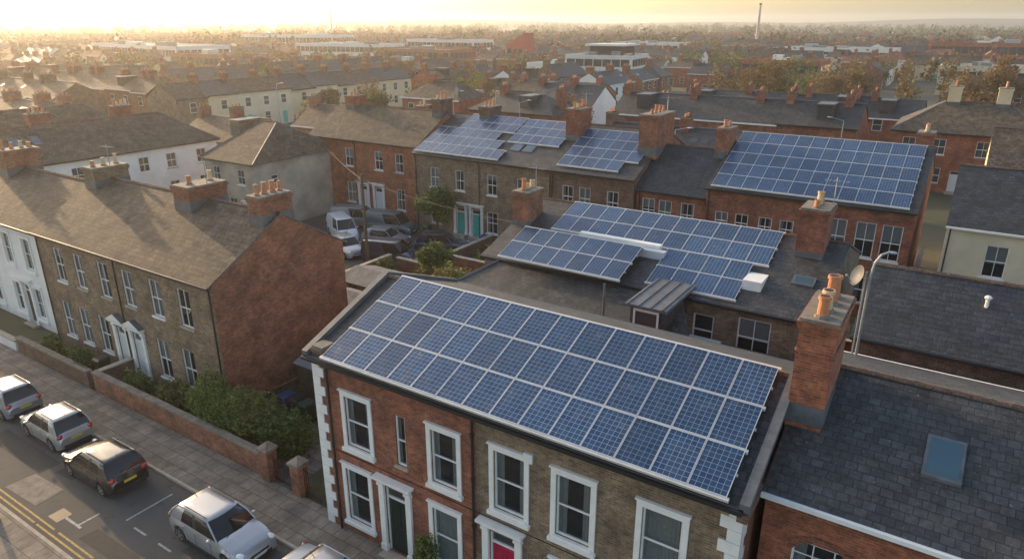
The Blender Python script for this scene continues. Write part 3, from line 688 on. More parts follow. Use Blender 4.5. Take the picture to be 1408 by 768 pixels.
# ------------------------------------------------------------------ left terrace
XL=-44.5
lw=[];
for c in (-42.3,-40.1,-37.6,-35.25,-32.75,-30.35): lw.append((c-XL,4.25,1.0,2.0,"bar"))
for c in (-42.7,-40.8,-38.7,-33.0,-30.8): lw.append((c-XL,.7,1.05,2.2,"bar"))
lt=house("brick_house",XL,17.6,16.6,8.2,6.95,9.35,0,"brick_brown","slate_brown",lw,[(-36.9-XL,.15,.95,2.5,"door_white"),(-35.3-XL,.15,.95,2.5,"door_white")],
   [(.8,4.3,1.2,2.1,10.15,3,"brick_brown"),(10.2,4.3,1.4,2.3,10.2,2,"brick_red"),(15.9,4.3,1.0,1.9,10.35,4,"brick_gable")],side="brick_gable",yr=4.3,over=.22,aer=.4)
P=frameP((XL,17.6),(1,0));q=MB()
lbox(q,P,-.02,16.6,0,.08,6.6,6.75,"brick_dark")
for c in (-36.9,-35.3):
    s=c-XL;q.poly([P(s-.8,.32,3.15),P(s+.8,.32,3.15),P(s,.32,3.55)],"white_paint");q.poly([P(s-.8,0,3.15),P(s-.8,.32,3.15),P(s,.32,3.55),P(s,0,3.55)],"lead");q.poly([P(s+.8,.32,3.15),P(s+.8,0,3.15),P(s,0,3.55),P(s,.32,3.55)],"lead")
for s in (.15,8.3,16.45): q.tube(P(s,.09,.1),P(s,.09,6.8),.045,.045,"black_metal",6)
q.box(-28.02,-27.8,17.35,26.0,0.0,.4,"brick_dark")
q.obj("trim",lt)
wh=house("white_house",-62,17.9,17.4,7.6,6.7,8.9,0,"stucco_white","slate_brown",[(c+62,z,1.0,2.0,"bar") for c in (-59,-56.3,-52.6,-49.5,-46.9) for z in (.7,3.95)],[(8.0,.15,1,2.6,"door_white"),(15.9-2.1,.15,1,2.6,"door_green")],
  [(7.5,3.8,1.3,2.2,10.2,4,"brick_gable")],yr=3.8,over=.2,surround=True)

# ------------------------------------------------------------------ row with panels (Y=48)
def rw(xs,x0,z=4.3,w=1.0,h=1.75,st="bar"): return [(x-x0,z,w,h,st) for x in xs]
house("brick_house",-56,48.7,14.1,9.5,7.7,10.2,0,"brick_red2","slate_brown",rw((-54.6,-50.7,-46.8,-44.2),-56,5.0)+rw((-54.6,-50.7,-44.2),-56,1.4,1.1,2.0),[(-49.0+56,.9,1.0,2.3,"door_white"),(-47+56,.9,1,2.3,"door_white")],[(2.0,4.7,1.2,1.6,11.2,3),(13.4,4.7,1.0,1.8,11.5,3,"brick_dark")],side="brick_red2",aer=.5,pipes=(.2,6.2))
house("brick_house",-41.8,48,14.2,13,7.3,10.0,0,"brick_brown","slate",rw((-39.4,-36.6,-33.2,-30.2),-41.8,4.4)+rw((-39.4,-33.2,-30.0),-41.8,1.0,1.2,1.9),[(-36.6+41.8,.5,1.0,2.4,"door_teal"),(-34.9+41.8,.5,1,2.4,"door_teal")],[(4,6.5,1.2,1.8,11.0,3,"brick_dark"),(14.1,4.9,1.3,2.0,11.6,4,"brick_red")],over=.25,lights=((9.3,1.6,1.0,1.1),(10.5,1.6,1.0,1.1)),aer=.5,pipes=(.3,7.3))
house("brick_house",-27.5,48,7.2,13,7.3,10.0,0,"brick_dark","slate",rw((-25.9,-24.4,-22.0),-27.5,4.4)+rw((-25.9,-22.0),-27.5,1.0),[(3.4,.4,1,2.3,"door_green")],[(6.9,4.5,1.5,3.4,11.7,4,"brick_gable")],over=.25,aer=.5,pipes=(.2,))
house("brick_house",-20.2,48.3,5.3,9,6.6,9.2,0,"brick_red","slate_blue",rw((-19.2,-17.9,-16.2),-20.2,4.2)+rw((-19.2,-16.2),-20.2,1),[(2.2,.3,1,2.3,"door_red")],[(5.0,4.5,1.0,1.8,11.0,3,"brick_gable")],over=.2,pipes=(.3,))
house("brick_house",-14.8,48.0,13.0,14.2,7.4,10.35,0,"brick_red","slate",rw((-13.6,-12.2,-10.6,-9.2,-7.4),-14.8,4.5,.9,1.3)+rw((-6.1,-4.4,-2.9),-14.8,4.1,1.15,2.3)+rw((-13,-10,-7,-4),-14.8,1,1.2,1.8),[],[(12.3,8.6,1.0,1.6,11.2,3)],over=.2,yr=7.1,pipes=(.2,7.9))
s2=math.atan(2.7/6.5)
solar("solar_panel_array",-41.6,47.95,7.52,9,3,s2,1.0,1.42,skip={(7,2),(8,2),(8,1)})
solar("solar_panel_array",-39.5,51.9,9.15,6,2,s2,1.0,1.30)
solar("solar_panel_array",-33.3,50.6,8.62,5,3,s2,1.0,1.28)
solar("solar_panel_array",-27.1,48.3,7.66,6,4,s2,1.05,1.42,skip={(5,0)})
s5=math.atan(2.95/7.1)
solar("solar_panel_array",-14.5,47.95,7.60,12,5,s5,1.02,1.48)

# ------------------------------------------------------------------ middle houses
sl=(8.9-7.1)/5.4
mid=house("brick_house",-19.8,27.9,16.2,10.6,7.1,8.9,0,"brick_brown","slate",[(13.75,4.9,1.35,1.75,"bar"),(11.6,4.9,.9,1.5)]+[(13.7,1,1.2,1.8)],[],[(-.1+.6,3.4,1.0,1.5,9.9,3,"brick_gable"),(14.8,4.7,1.15,1.6,10.7,3,"brick_red")],yr=5.4,over=.2,aer=.6,lights=((14.6,1.9,.9,.6),))
q=MB()
q.box(-15.6,-11.3,30.25,30.6,7.75,8.35,"white_paint");q.box(-13.0,-10.9,29.8,30.2,7.7,8.2,"alu");q.box(-7.0,-6.2,28.9,30.1,7.5,7.95,"white_paint")
q.obj("roof_units",mid)
solar("solar_panel_array",-17.4,30.62,8.18,11,2,math.atan(sl),1.0,1.37)
solar("solar_panel_array",-11.0,28.0,7.30,4,2,math.atan(sl),1.0,1.37)
solar("solar_panel_array",-18.5,27.25,7.42,7,2,math.atan(sl),.93,1.36)
mb=MB();
mb.box(-20.4,-10.9,24.3,27.85,0,5.6,"brick_dark")
slab(mb,[(-20.9,24.0,5.62),(-10.7,24.0,5.62),(-10.7,27.85,6.98),(-18.6,27.85,6.98)],"slate");slab(mb,[(-20.9,27.85,5.62),(-20.9,24.0,5.62),(-18.6,27.85,6.98)],"slate")
mb.tube((-20.9,24.0,5.72),(-18.6,27.85,7.08),.08,.08,"lead",6)
mb.obj("slate_roof_annexe")
mb=MB()
mb.box(-10.5,-8.9,24.6,27.8,0,6.3,"brick_brown");mb.box(-10.4,-9.0,25.0,28.2,6.3,7.35,"slate");mb.box(-10.6,-8.8,24.85,28.4,7.35,7.47,"lead")
for k in range(4): mb.box(-10.5+.5*k,-10.46+.5*k,24.87,28.38,7.47,7.51,"lead")
mb.poly([(-10.2,24.99,6.45),(-9.2,24.99,6.45),(-9.2,24.99,7.2),(-10.2,24.99,7.2)],"glass_far")
for a,b,c,d in ((-10.25,-10.17,6.4,7.3),(-9.23,-9.15,6.4,7.3),(-10.17,-9.23,6.4,6.47),(-10.17,-9.23,7.2,7.3)): mb.box(a,b,24.94,24.985,c,d,"white_paint")
slab(mb,[(-8.85,24.2,5.5),(-7.2,24.2,5.5),(-8.85,26.9,7.1)],"slate");mb.box(-8.8,-7.3,24.4,27.8,0,5.4,"stucco_white")
mb.tube((-11.9,25.6,6.1),(-11.9,25.6,7.8),.06,.05,"lead",8)
mb.obj("dormer_annexe")
r2=house("brick_house",-2.3,27.5,15,6.6,7.2,9.0,0,"brick_dark","slate_blue",[(1.2,4.6,1.3,1.5,"grid"),(4.5,4.6,1.1,1.5),(8,4.6,1.1,1.5)],[],[(14,3.2,1,2,11,3)],yr=3.1,over=.25)
q=MB();q.box(4.0,4.35,28.6,28.95,7.7,8.15,"white_paint");q.tube((1.7,29.5,8.3),(1.7,29.5,8.75),.07,.06,"white_paint",8);q.ell((1.7,29.5,8.8),(.13,.13,.09),"white_paint",8);q.obj("roof_vents",r2)
mb=MB();mb.tube((-1.9,25.0,0),(-1.9,25.0,10.3),.05,.045,"grey_metal",8)
pp=[Vector((-1.9,25,10.3)),Vector((-1.85,25.05,10.75)),Vector((-1.7,25.15,11.05)),Vector((-1.5,25.25,11.15))]
for a,b in zip(pp,pp[1:]): mb.tube(a,b,.045,.04,"grey_metal",8)
mb.ell((-1.4,25.3,11.13),(.16,.1,.05),"grey_metal",8)
mb.obj("street_lamp")
mb=MB()
mb.tube((-2.05,25.3,5.0),(-2.05,25.3,10.35),.03,.03,"grey_metal",8)
ax=Vector((-.75,-.55,.35)).normalized();e1=Vector((0,0,1)).cross(ax).normalized();e2=ax.cross(e1);c0=Vector((-2.25,25.15,10.2))
def dish(r,a): return c0+e1*(r*math.cos(a))+e2*(r*math.sin(a)*1.1)+ax*(r*r*.9)
for i in range(16):
    for k in range(4):
        r0,r1=.33*k/4,.33*(k+1)/4;a0,a1=2*math.pi*i/16,2*math.pi*(i+1)/16
        mb.poly([dish(r0,a0),dish(r1,a0),dish(r1,a1),dish(r0,a1)] if k else [dish(0,0),dish(r1,a0),dish(r1,a1)],"lead")
mb.tube((-2.05,25.3,10.2),c0,.03,.03,"grey_metal",6);tip=c0+ax*.42-e2*.12;mb.tube(dish(.3,-1.57),tip,.013,.013,"grey_metal",5);mb.ell(tip,(.05,.05,.05),"grey_metal",6)
mb.obj("satellite_dish")
mb=MB()
mb.box(-1.0,1.1,23.9,27.2,0,6.0,"boards");slab(mb,[(-1.15,23.7,6.0),(1.25,23.7,6.0),(1.25,27.2,6.35),(-1.15,27.2,6.35)],"flat_roof");mb.box(1.3,3.4,23.6,27.1,0,5.6,"brick_dark");mb.box(1.25,3.5,23.5,27.2,5.6,5.75,"flat_roof")
mb.box(1.5,1.7,24,26.9,5.75,6.5,"office_white");mb.box(1.7,4.2,26.5,26.7,5.75,6.5,"corrugated")
for k in range(8): mb.box(1.8+.3*k,1.86+.3*k,24.0,24.06,5.75,6.6,"black_metal")
mb.box(1.75,4.2,23.98,24.08,6.6,6.66,"black_metal");mb.box(3.6,9,25.2,27.1,0,5.2,"brick_red");mb.box(3.5,9.1,25.1,27.2,5.2,5.35,"flat_roof")
mb.box(2.2,2.9,24.6,25.3,5.751,6.4,"grey_metal");mb.tube((3.1,24.5,5.75),(3.1,24.5,6.9),.07,.07,"grey_metal",8)
mb.obj("rear_extension")
mb=MB();mb.box(-2.5,-1.1,25.15,27.1,0,5.2,"brick_brown");slab(mb,[(-2.6,25.1,5.2),(-1.05,25.1,5.2),(-1.05,27.2,6.2),(-2.6,27.2,6.2)],"slate");mb.obj("rear_extension")
mb=MB();mb.box(-7.1,-3.7,23.6,27.6,0,4.4,"brick_dark");slab(mb,[(-7.2,23.4,4.4),(-3.6,23.4,4.4),(-3.6,27.65,5.3),(-7.2,27.65,5.3)],"slate");mb.obj("rear_extension")

# ------------------------------------------------------------------ cream and right hand houses
house("cream_house",-.1,47.3,13,8.4,7.2,9.9,0,"stucco_cream","slate_blue",[(2.7,4.3,1.1,1.9,"bar"),(6.5,4.3,1.1,1.9,"bar"),(2.7,1,1.2,1.9),(6.5,1,1.2,1.9)],[],[(9,4.2,1,1.8,11.3,3)],over=.3,gut="white_paint",hipL=0,pipes=(.2,))
house("cream_house",1.5,62,12,8,8.0,10.6,0,"stucco_cream","slate_brown",[(2,5,1,1.6),(5,5,1,1.6),(8,5,1,1.6)],[],[(6,4,1,1.6,12,3)],over=.25)
house("brick_house",-7.5,92,15,11,6.8,9.6,0,"brick_red2","slate_brown",[(x,z,1.3,1.7,"bar") for x in (1.8,4.8,9,12.5) for z in (1.1,4.3)],[(7,.3,1.2,2.3,"door_white")],[(5.2,5.5,1.3,1.6,11.4,3,"stucco_yellow"),(10,5.5,1.3,1.6,11.4,3,"stucco_yellow")],hipL=4.5,hipR=4.5,detail=1,surround=False)
house("white_house",-70,24,23.5,9,6.3,9.0,90,"stucco_white","slate_brown",[(x,z,1.1,1.5,"bar") for x in (2,5,8.5,11.5,15,18,21.5) for z in (1,3.9)],[(6.7,.2,1,2.2,"door_red"),(13.3,.2,1,2.2)],[(8,4.5,1.8,1.0,10.2,4,"brick_red"),(16,4.5,1.8,1,10.2,4,"brick_red")],hipL=3.5,hipR=3.5,detail=1,lights=((4.5,2.0,.8,1.1),(6.2,2.0,.8,1.1)))
house("white_house",-84,20,26,8,6.5,9.2,90,"stucco_white","slate_brown",[(x,z,1.1,1.5,"bar") for x in (2,5,8.5,11.5,15,18,21.5) for z in (1,3.9)],[],[(8,4,1.8,1.0,10.4,4,"brick_red")],hipR=3,detail=1,lights=((12,1.8,.8,1.1),))
house("stucco_house",-60.6,39.6,7.2,10.4,6.4,9.2,0,"stucco_grey","slate_brown",[(1.6,4.2,1.0,1.4,"bar"),(5.2,4.2,1.0,1.4,"bar"),(3.6,1.2,1.1,1.6,"bar")],[(5.9,.2,.9,2.1,"door_white")],[],hipL=2.6,hipR=2.6,yr=5.2,detail=2,sideR=((2.2,4.2,.8,.8),))
house("brick_house",-62,60,18,8,5.5,8.0,0,"brick_red","tile_red",[(x,3.4,1,1.3,"bar") for x in (2,6,10,14)],[],[(8,4,1,1.4,9.2,2)],detail=1)

# ------------------------------------------------------------------ far terraces
RECTS=[]
WALLS=["brick_red","brick_red2","brick_brown","brick_gable","stucco_white","stucco_cream","brick_red2","brick_red","stucco_yellow","brick_gable"]
ROOFS=["slate","slate_brown","slate_brown","slate_blue","tile_red","slate_brown"]
def fhouse(x0,y0,L,D,e,r,rot,wallm,roofm,name="terraced_house",hip=0,step=3.1,chim=True):
    M=Matrix.Translation((x0,y0,0))@Matrix.Rotation(math.radians(rot),4,'Z');mb=MB(M);yr=D/2
    mb.poly([(0,0,0),(L,0,0),(L,0,e),(0,0,e)],wallm);mb.poly([(L,D,0),(0,D,0),(0,D,e),(L,D,e)],wallm)
    mb.poly([(L,0,0),(L,D,0),(L,D,e)]+([(L,yr,r)] if not hip else [])+[(L,0,e)],wallm);mb.poly([(0,D,0),(0,0,0),(0,0,e)]+([(0,yr,r)] if not hip else [])+[(0,D,e)],wallm)
    o=.25;a,b=(hip,L-hip) if hip else (-.1,L+.1);xl,xr=(-o,L+o) if hip else (-.1,L+.1)
    mb.poly([(xl,-o,e-.05),(xr,-o,e-.05),(b,yr,r+.08),(a,yr,r+.08)],roofm);mb.poly([(xr,D+o,e-.05),(xl,D+o,e-.05),(a,yr,r+.08),(b,yr,r+.08)],roofm)
    if hip: mb.poly([(xr,-o,e-.05),(xr,D+o,e-.05),(b,yr,r+.08)],roofm);mb.poly([(xl,D+o,e-.05),(xl,-o,e-.05),(a,yr,r+.08)],roofm)
    mb.box(xl,xr,-o-.1,-o,e-.15,e+.02,"black_metal" if rnd()<.6 else "white_paint");mb.box(a,b,yr-.1,yr+.1,r+.05,r+.16,"lead")
    n=max(1,int(L/step))
    for side in (0,1):
        for i in range(n):
            xc=(i+.5)*L/n
            for z,h in ((1.0,1.6),(3.9,1.5)):
                if z+h>e-.1: continue
                dr=(z<2 and i%2==0 and side==0);zz,hh=(0.1,2.3) if dr else (z,h)
                w=.55;y=-.03 if side==0 else D+.03;y2=-.05 if side==0 else D+.05
                mb.box(xc-w-.08,xc+w+.08,min(y,0 if side==0 else D),max(y,0 if side==0 else D),zz-.08,zz+hh+.08,"white_paint")
                if dr: mb.poly([(xc-w,y2,zz),(xc+w,y2,zz),(xc+w,y2,zz+hh),(xc-w,y2,zz+hh)],random.choice(["door_red","door_green","door_white","door_teal"]))
                else:
                    for q0,q1 in ((0,.48),(.52,1)): mb.poly([(xc-w,y2,zz+hh*q0),(xc+w,y2,zz+hh*q0),(xc+w,y2,zz+hh*q1),(xc-w,y2,zz+hh*q1)],"glass_far")
    f=lambda t:(t*yr,e+(r-e)*t+.1)
    if rnd()<.3:
        for k in range(2):
            xx=U(1,max(1.2,L-2));(ya,za),(yb,zb2)=f(.45),f(.62);mb.poly([(xx,ya,za+.03),(xx+.8,ya,za+.03),(xx+.8,yb,zb2+.03),(xx,yb,zb2+.03)],"glass_far")
    elif rnd()<.25 and L>6:   # flat topped dormer
        xx=U(1.5,L-3.5);(ya,za),(yb,zb2)=f(.25),f(.95);mb.box(xx,xx+1.8,ya,yb,za-.2,zb2+.05,roofm);mb.box(xx-.1,xx+1.9,ya-.15,yb,zb2+.05,zb2+.17,"lead");mb.poly([(xx+.2,ya-.03,za+.15),(xx+1.6,ya-.03,za+.15),(xx+1.6,ya-.03,zb2-.1),(xx+.2,ya-.03,zb2-.1)],"glass_far")
    if chim:
        x=0 if not hip else hip
        while x<=L:
            xx=min(max(x,.5),L-.5);mb.box(xx-.45,xx+.45,yr-.8,yr+.8,e,r+1.2,wallm if wallm.startswith("brick") else "brick_red");mb.box(xx-.5,xx+.5,yr-.85,yr+.85,r+1.05,r+1.2,"cap")
            for k in range(3): mb.tube((xx,yr-.5+.5*k,r+1.2),(xx,yr-.5+.5*k,r+1.6),.12,.1,"terracotta",5)
            x+=U(6,11)
    if rnd()<.5:
        xx=U(0,max(.1,L-4));mb.box(xx,xx+3,D+.06,D+3.5,0,e*.62,wallm);mb.poly([(xx-.1,D+.06,e*.62+1.0),(xx-.1,D+3.7,e*.62),(xx+3.1,D+3.7,e*.62),(xx+3.1,D+.06,e*.62+1.0)],roofm)
    return mb.obj(name)
def occ(x0,x1,y0,y1):
    for a,b,c,d in RECTS:
        if x0<b and x1>a and y0<d and y1>c: return True
    return False
def row_y(X,y0,y1,walls,roof,D=8.5,e=6.2,r=8.6,unit=9):
    y=y0
    while y<y1-4:
        L=min(unit*random.choice((1,1,2)),y1-y);fhouse(X,y,L-.02,D,e+U(-.25,.25),r+U(-.2,.2),90,random.choice(walls),random.choice(roof),step=3);y+=L
    RECTS.append((X-D-6,X+9,y0-3,y1+3))
def row_x(Y,x0,x1,walls,roof,D=8.5,e=6.2,r=8.6,unit=9,hip=0):
    x=x0
    while x<x1-4:
        L=min(unit*random.choice((1,1,2)),x1-x);fhouse(x,Y,L-.02,D,e+U(-.25,.25),r+U(-.2,.2),0,random.choice(walls),random.choice(roof),step=3,hip=hip);x+=L
    RECTS.append((x0-3,x1+3,Y-9,Y+D+6))
row_y(-111,69,128,["stucco_cream","stucco_yellow","stucco_cream","brick_brown","stucco_yellow"],["slate_brown","slate"],unit=6)
row_x(73,-185,-126,["brick_red","brick_gable","brick_red2"],["slate_brown"])
row_y(-147,92,165,["brick_red","brick_red2","brick_gable"],["slate_brown","slate"])
row_x(58,-200,-128,["brick_gable","brick_dark"],["slate_brown"])
row_x(46,-150,-106,["brick_gable","stucco_white"],["slate_brown"],e=5,r=7.4)
row_x(54,-88,-74,["brick_gable","stucco_grey"],["slate_brown"],e=4.2,r=6.6,unit=7)
row_x(70,-84,-68,["stucco_white","brick_red"],["tile_red","slate_brown"],e=4.2,r=6.6,unit=8)
row_x(90,-42,-11,["brick_red","brick_red2"],["slate"],e=6.6,r=9,unit=11)
row_x(92,-82,-70,["brick_red2","stucco_white"],["slate_brown"],unit=12,hip=3.5)
row_x(84,-62,-46,["brick_red"],["slate"],unit=14,hip=3.5)
row_x(100,-62,-50,["stucco_white"],["slate_blue"],unit=6)
row_x(72,-36,-16,["brick_dark","brick_red"],["slate"],e=5,r=7.4)
row_x(112,-40,-6,["brick_red","stucco_white","brick_red2"],["slate"],e=5.6,r=8)
row_x(106,6,40,["brick_red","brick_red2"],["slate_brown"],e=6)
row_y(28,60,100,["stucco_white","brick_red"],["slate"])
RECTS+=[(-200,-60,10,64),(-60,20,10,88),(-10,12,88,108),(-42,-28,136,156),(-28,-14,144,162),(-5,12,142,160),(-100,-62,64,120)]
def office(x,y,w,d,h,rot=0,wallm="office_white",name="office_building",fl=None,glassy=.55):
    M=Matrix.Translation((x,y,0))@Matrix.Rotation(math.radians(rot),4,'Z');mb=MB(M)
    mb.box(0,w,0,d,0,h,wallm);mb.box(.3,w-.3,.3,d-.3,h,h+.02,"flat_roof")
    for a,b,c,e in ((0,w,-.05,.25),(0,w,d-.25,d+.05),(-.05,.25,.25,d-.25),(w-.25,w+.05,.25,d-.25)): mb.box(a,b,c,e,h+.001,h+.6,wallm)
    fl=fl or max(1,int(h/3.4));fh=h/fl
    for f in range(fl):
        z0=f*fh+fh*(1-glassy)*.6;z1=z0+fh*glassy
        for (P,LL) in ((frameP((0,0),(1,0)),w),(frameP((w,0),(0,1)),d),(frameP((0,d),(0,-1)),d),(frameP((w,d),(-1,0)),w)):
            n=max(2,int(LL/2.6))
            for i in range(n):
                a=.5+(LL-1)*i/n;b=.5+(LL-1)*(i+1)/n-.22;mb.poly([P(a,.04,z0),P(b,.04,z0),P(b,.04,z1),P(a,.04,z1)],"glass_far")
    for k in range(3):
        ux,uy=U(.15,.7)*w,U(.2,.6)*d;mb.box(ux,ux+w*.12,uy,uy+d*.2,h+.02,h+U(1.0,1.8),random.choice(["office_white","grey_metal","flat_roof"]))
    RECTS.append((x-5,x+w+5,y-5,y+d+5));return mb.obj(name)
office(-98,178,19,17,9.2,8,glassy=.62,fl=3)
mb=MB();mb.box(-94,-84,185,193,9.3,12,"glass_far");mb.box(-95,-83,184,194,12,12.5,"office_white");mb.obj("rooftop_pavilion",None)
office(-118,190,16,12,6,0,"office_white")
office(-330,170,75,22,9,-6);office(-280,240,50,18,8,10);office(-215,225,40,18,7.5,0,"brick_red2",name="warehouse")
office(-262,300,44,18,9,0,"office_white");office(-60,215,22,14,7.5,0,"brick_red2");office(-10,222,20,14,7,0,"stucco_cream",glassy=.4)
office(-75,330,44,18,7.5,0,"office_white",glassy=.3);office(30,230,30,18,9,0,"brick_red2");office(-160,340,34,20,8,5,"office_white");office(-240,150,30,14,7.5,0,"brick_red2")
office(-20,340,40,20,10,0,"brick_red2");office(-400,300,70,22,10,10,"office_white")
mb=MB()
mb.hexa([(-165,250,0),(-157,250,0),(-157,258,0),(-165,258,0),(-165,250,9),(-157,250,14),(-157,258,14),(-165,258,9)],"office_red")
for k in range(3): mb.poly([(-164.5+2.6*k,249.96,3),(-162.6+2.6*k,249.96,3),(-162.6+2.6*k,249.96,8),(-164.5+2.6*k,249.96,8)],"glass_far")
mb.obj("red_building");RECTS.append((-170,-150,246,262))
for (x,y,h,r,nm) in ((-118,451,27.5,1.0,"chimney_stack"),(-530,500,25,.9,"mast")):
    mb=MB();mb.tube((x,y,0),(x,y,h),r,r*.6,"stack_pink",12);mb.tube((x,y,h),(x,y,h+1.0),r*.7,r*.7,"plastic",12);mb.obj(nm)

fwd=Vector((-.5446,.8387))
def inview(x,y,m=42):
    r=math.hypot(x,y);
    return (x*fwd.x+y*fwd.y)/r>math.cos(math.radians(m))
TREEPTS=[]
S=43
for iy in range(2,18):
    for ix in range(-21,7):
        X=ix*S+U(-6,6);Y=iy*S+10+U(-6,6);r=math.hypot(X,Y)
        if not inview(X+20,Y+20) or r>780 or r<100: continue
        t=rnd()
        if t<.13: 
            for k in range(14): TREEPTS.append((X+U(0,40),Y+U(0,40),U(2.8,4.8)))
            continue
        if t<.175 and r>190:
            w,d=U(16,28),U(12,20)
            if not occ(X,X+w,Y,Y+d): office(X,Y,w,d,U(4.5,8),0,random.choice(["office_white","brick_red2","stucco_cream","brick_brown"]),glassy=U(.25,.5),name="commercial_building")
            continue
        al=rnd()<.5;e=U(4.8,6.3);rf=random.choice(ROOFS)
        for k in (0,1):
            off=k*21+3
            pos=0
            while pos<40:
                L=random.choice((8,10,14,20))
                if pos+L>42: break
                if al:
                    if not occ(X+pos,X+pos+L,Y+off,Y+off+8): fhouse(X+pos,Y+off,L,8,e+U(-.3,.3),e+U(1.9,2.9),U(-3,3),random.choice(WALLS),rf if rnd()<.5 else random.choice(ROOFS),hip=random.choice((0,0,0,2.5)))
                else:
                    if not occ(X+off-8,X+off,Y+pos,Y+pos+L): fhouse(X+off,Y+pos,L,8,e+U(-.3,.3),e+U(1.9,2.9),90+U(-3,3),random.choice(WALLS),rf if rnd()<.5 else random.choice(ROOFS),hip=random.choice((0,0,0,2.5)))
                pos+=L+random.choice((.6,1.5,4))
        for k in range(8):
            a,b=X+U(0,44),Y+U(0,44)
            if not occ(a-2,a+2,b-2,b+2): TREEPTS.append((a,b,U(2.0,4.4)))
for (x,y,r) in ((-97,72,2.2),(-94,80,2.8),(-99,86,2.6),(-90,84,2.2),(-100,60,2.4),(-86,100,2.8),(-94,112,3.2),(-72,82,2.4),(-66,86,2.2),(-84,62,2.0),(-44,70,2.2),(-40,80,2.4),(14,78,2.8),(18,96,3.2),(-8,80,2.4),(-130,88,3.0),(-128,100,3.0),(-132,112,3.2),(-74,60,2.0),(-98,44,2.2),(-102,38,2.4),(-92,34,2.2),(-60,108,3.0),(-48,122,3.2),(-14,124,3.2),(0,126,3.4),(10,122,3.4),(-26,128,3.0)): TREEPTS.append((x,y,r))
def treemass(name,pts,n,size,mats,seed,lo=1.0,hi=1.7):
    bl=[]
    rs=random.Random(seed)
    for x,y,r in pts:
        for k in range(4): bl.append((x+rs.uniform(-.6,.6)*r,y+rs.uniform(-.6,.6)*r,r*rs.uniform(lo*.6,hi),r*.55,r*.55,r*rs.uniform(.45,.7)))
    return leafmesh(name,bl,n,size,mats,seed,.2,.35)
near=[p for p in TREEPTS if math.hypot(p[0],p[1])<260];far=[p for p in TREEPTS if math.hypot(p[0],p[1])>=260]
treemass("distant_trees",near[::2],len(near)*120,.38,("leaf_brown","leaf_olive"),1,1.0,2.0);treemass("distant_trees",near[1::2],len(near)*120,.38,("leaf_green","leaf_dark","leaf_olive"),7,1.0,1.8)
treemass("distant_trees",far[::2],len(far)*55,.75,("leaf_far","leaf_olive","leaf_dark"),2,.7,1.4);treemass("distant_trees",far[1::2],len(far)*55,.75,("leaf_brown","leaf_olive","leaf_far"),4,.7,1.4)
belt=[]
for i in range(1800):
    a=math.radians(U(-44,44));r=420+1500*rnd()**1.2;d=Vector((fwd.x*math.cos(a)-fwd.y*math.sin(a),fwd.x*math.sin(a)+fwd.y*math.cos(a)))
    belt.append((d.x*r,d.y*r,U(3.5,7.5)*(1+r/3000)))
treemass("distant_woodland",belt,len(belt)*85,1.3,("leaf_far","leaf_far","leaf_olive","leaf_dark"),3,.4,1.0)
mb=MB();prev=None
for i in range(61):
    a=math.radians(-48+96*i/60);d=Vector((fwd.x*math.cos(a)-fwd.y*math.sin(a),fwd.x*math.sin(a)+fwd.y*math.cos(a)))
    h=20+6*math.sin(i*.21)+3*math.sin(i*.63+1);p=((d*2100),(d*2700),(d*3300),h)
    if prev:
        q=prev;mb.poly([(*q[0],0),(*p[0],0),(*p[1],p[3]),(*q[1],q[3])],"leaf_far");mb.poly([(*q[1],q[3]),(*p[1],p[3]),(*p[2],0),(*q[2],0)],"leaf_far")
    prev=p
mb.obj("hills")

# ------------------------------------------------------------------ vehicles
car("parked_car",-33.4,12.15,180,"paint_beige",3.85,1.70,1.5)
car("parked_car",-28.4,11.7,180,"paint_black",4.1,1.76,1.5)
car("parked_car",-20.6,11.9,0,"paint_silver",4.3,1.78,1.48)
car("parked_car",-15.1,12.1,0,"paint_silver",4.2,1.76,1.48,"saloon")
car("parked_car",-38.3,12.15,180,"paint_grey",4.0,1.72,1.5)
car("parked_car",-43.6,12.15,180,"paint_red",4.1,1.74,1.5)
car("parked_van",-45.9,42.6,-28,"paint_white",4.6,1.85,1.9,"van")
car("parked_van",-47.6,46.0,18,"paint_grey",4.8,1.85,1.9,"van")
car("parked_van",-43.2,46.0,12,"paint_teal",4.9,1.9,2.0,"van")
car("parked_car",-41.0,43.0,15,"paint_grey",4.2,1.75,1.5)
car("parked_car",-35.8,44.3,25,"paint_navy",4.5,1.85,1.65)
car("parked_van",-37.4,39.6,15,"paint_navy",4.5,1.85,1.9,"van")
car("parked_car",-42.0,39.3,-20,"paint_beige",4.2,1.75,1.5)
# ------------------------------------------------------------------ vegetation placement
bush("shrub",-27.4,16.6,2.0,1.1,3.0,("leaf_green","leaf_green","leaf_dark"),seed=1,n=9000,size=.075)
bush("shrub",-25.0,16.6,1.9,1.2,3.1,("leaf_olive","leaf_green","leaf_green"),seed=2,n=9000,size=.075)
bush("shrub",-22.9,17.0,1.3,1.0,2.3,seed=3,n=4500,size=.075)
bush("shrub",-30.3,16.4,1.4,.8,1.8,("leaf_dark","leaf_olive"),seed=5,n=3400)
bush("shrub",-34,16.4,1.4,.6,1.3,("leaf_dark","leaf_green"),seed=6,n=2400)
bush("shrub",-39.5,16.5,1.2,.6,1.2,seed=7,n=2000)
bush("shrub",-42.8,16.4,1.0,.6,1.1,seed=8,n=1800)
bush("shrub",-20.0,18.5,.9,1.0,1.3,seed=9,n=1800)
bush("shrub",-26.5,24.5,1.3,1.0,1.8,("leaf_olive","leaf_green"),seed=10,n=2400)
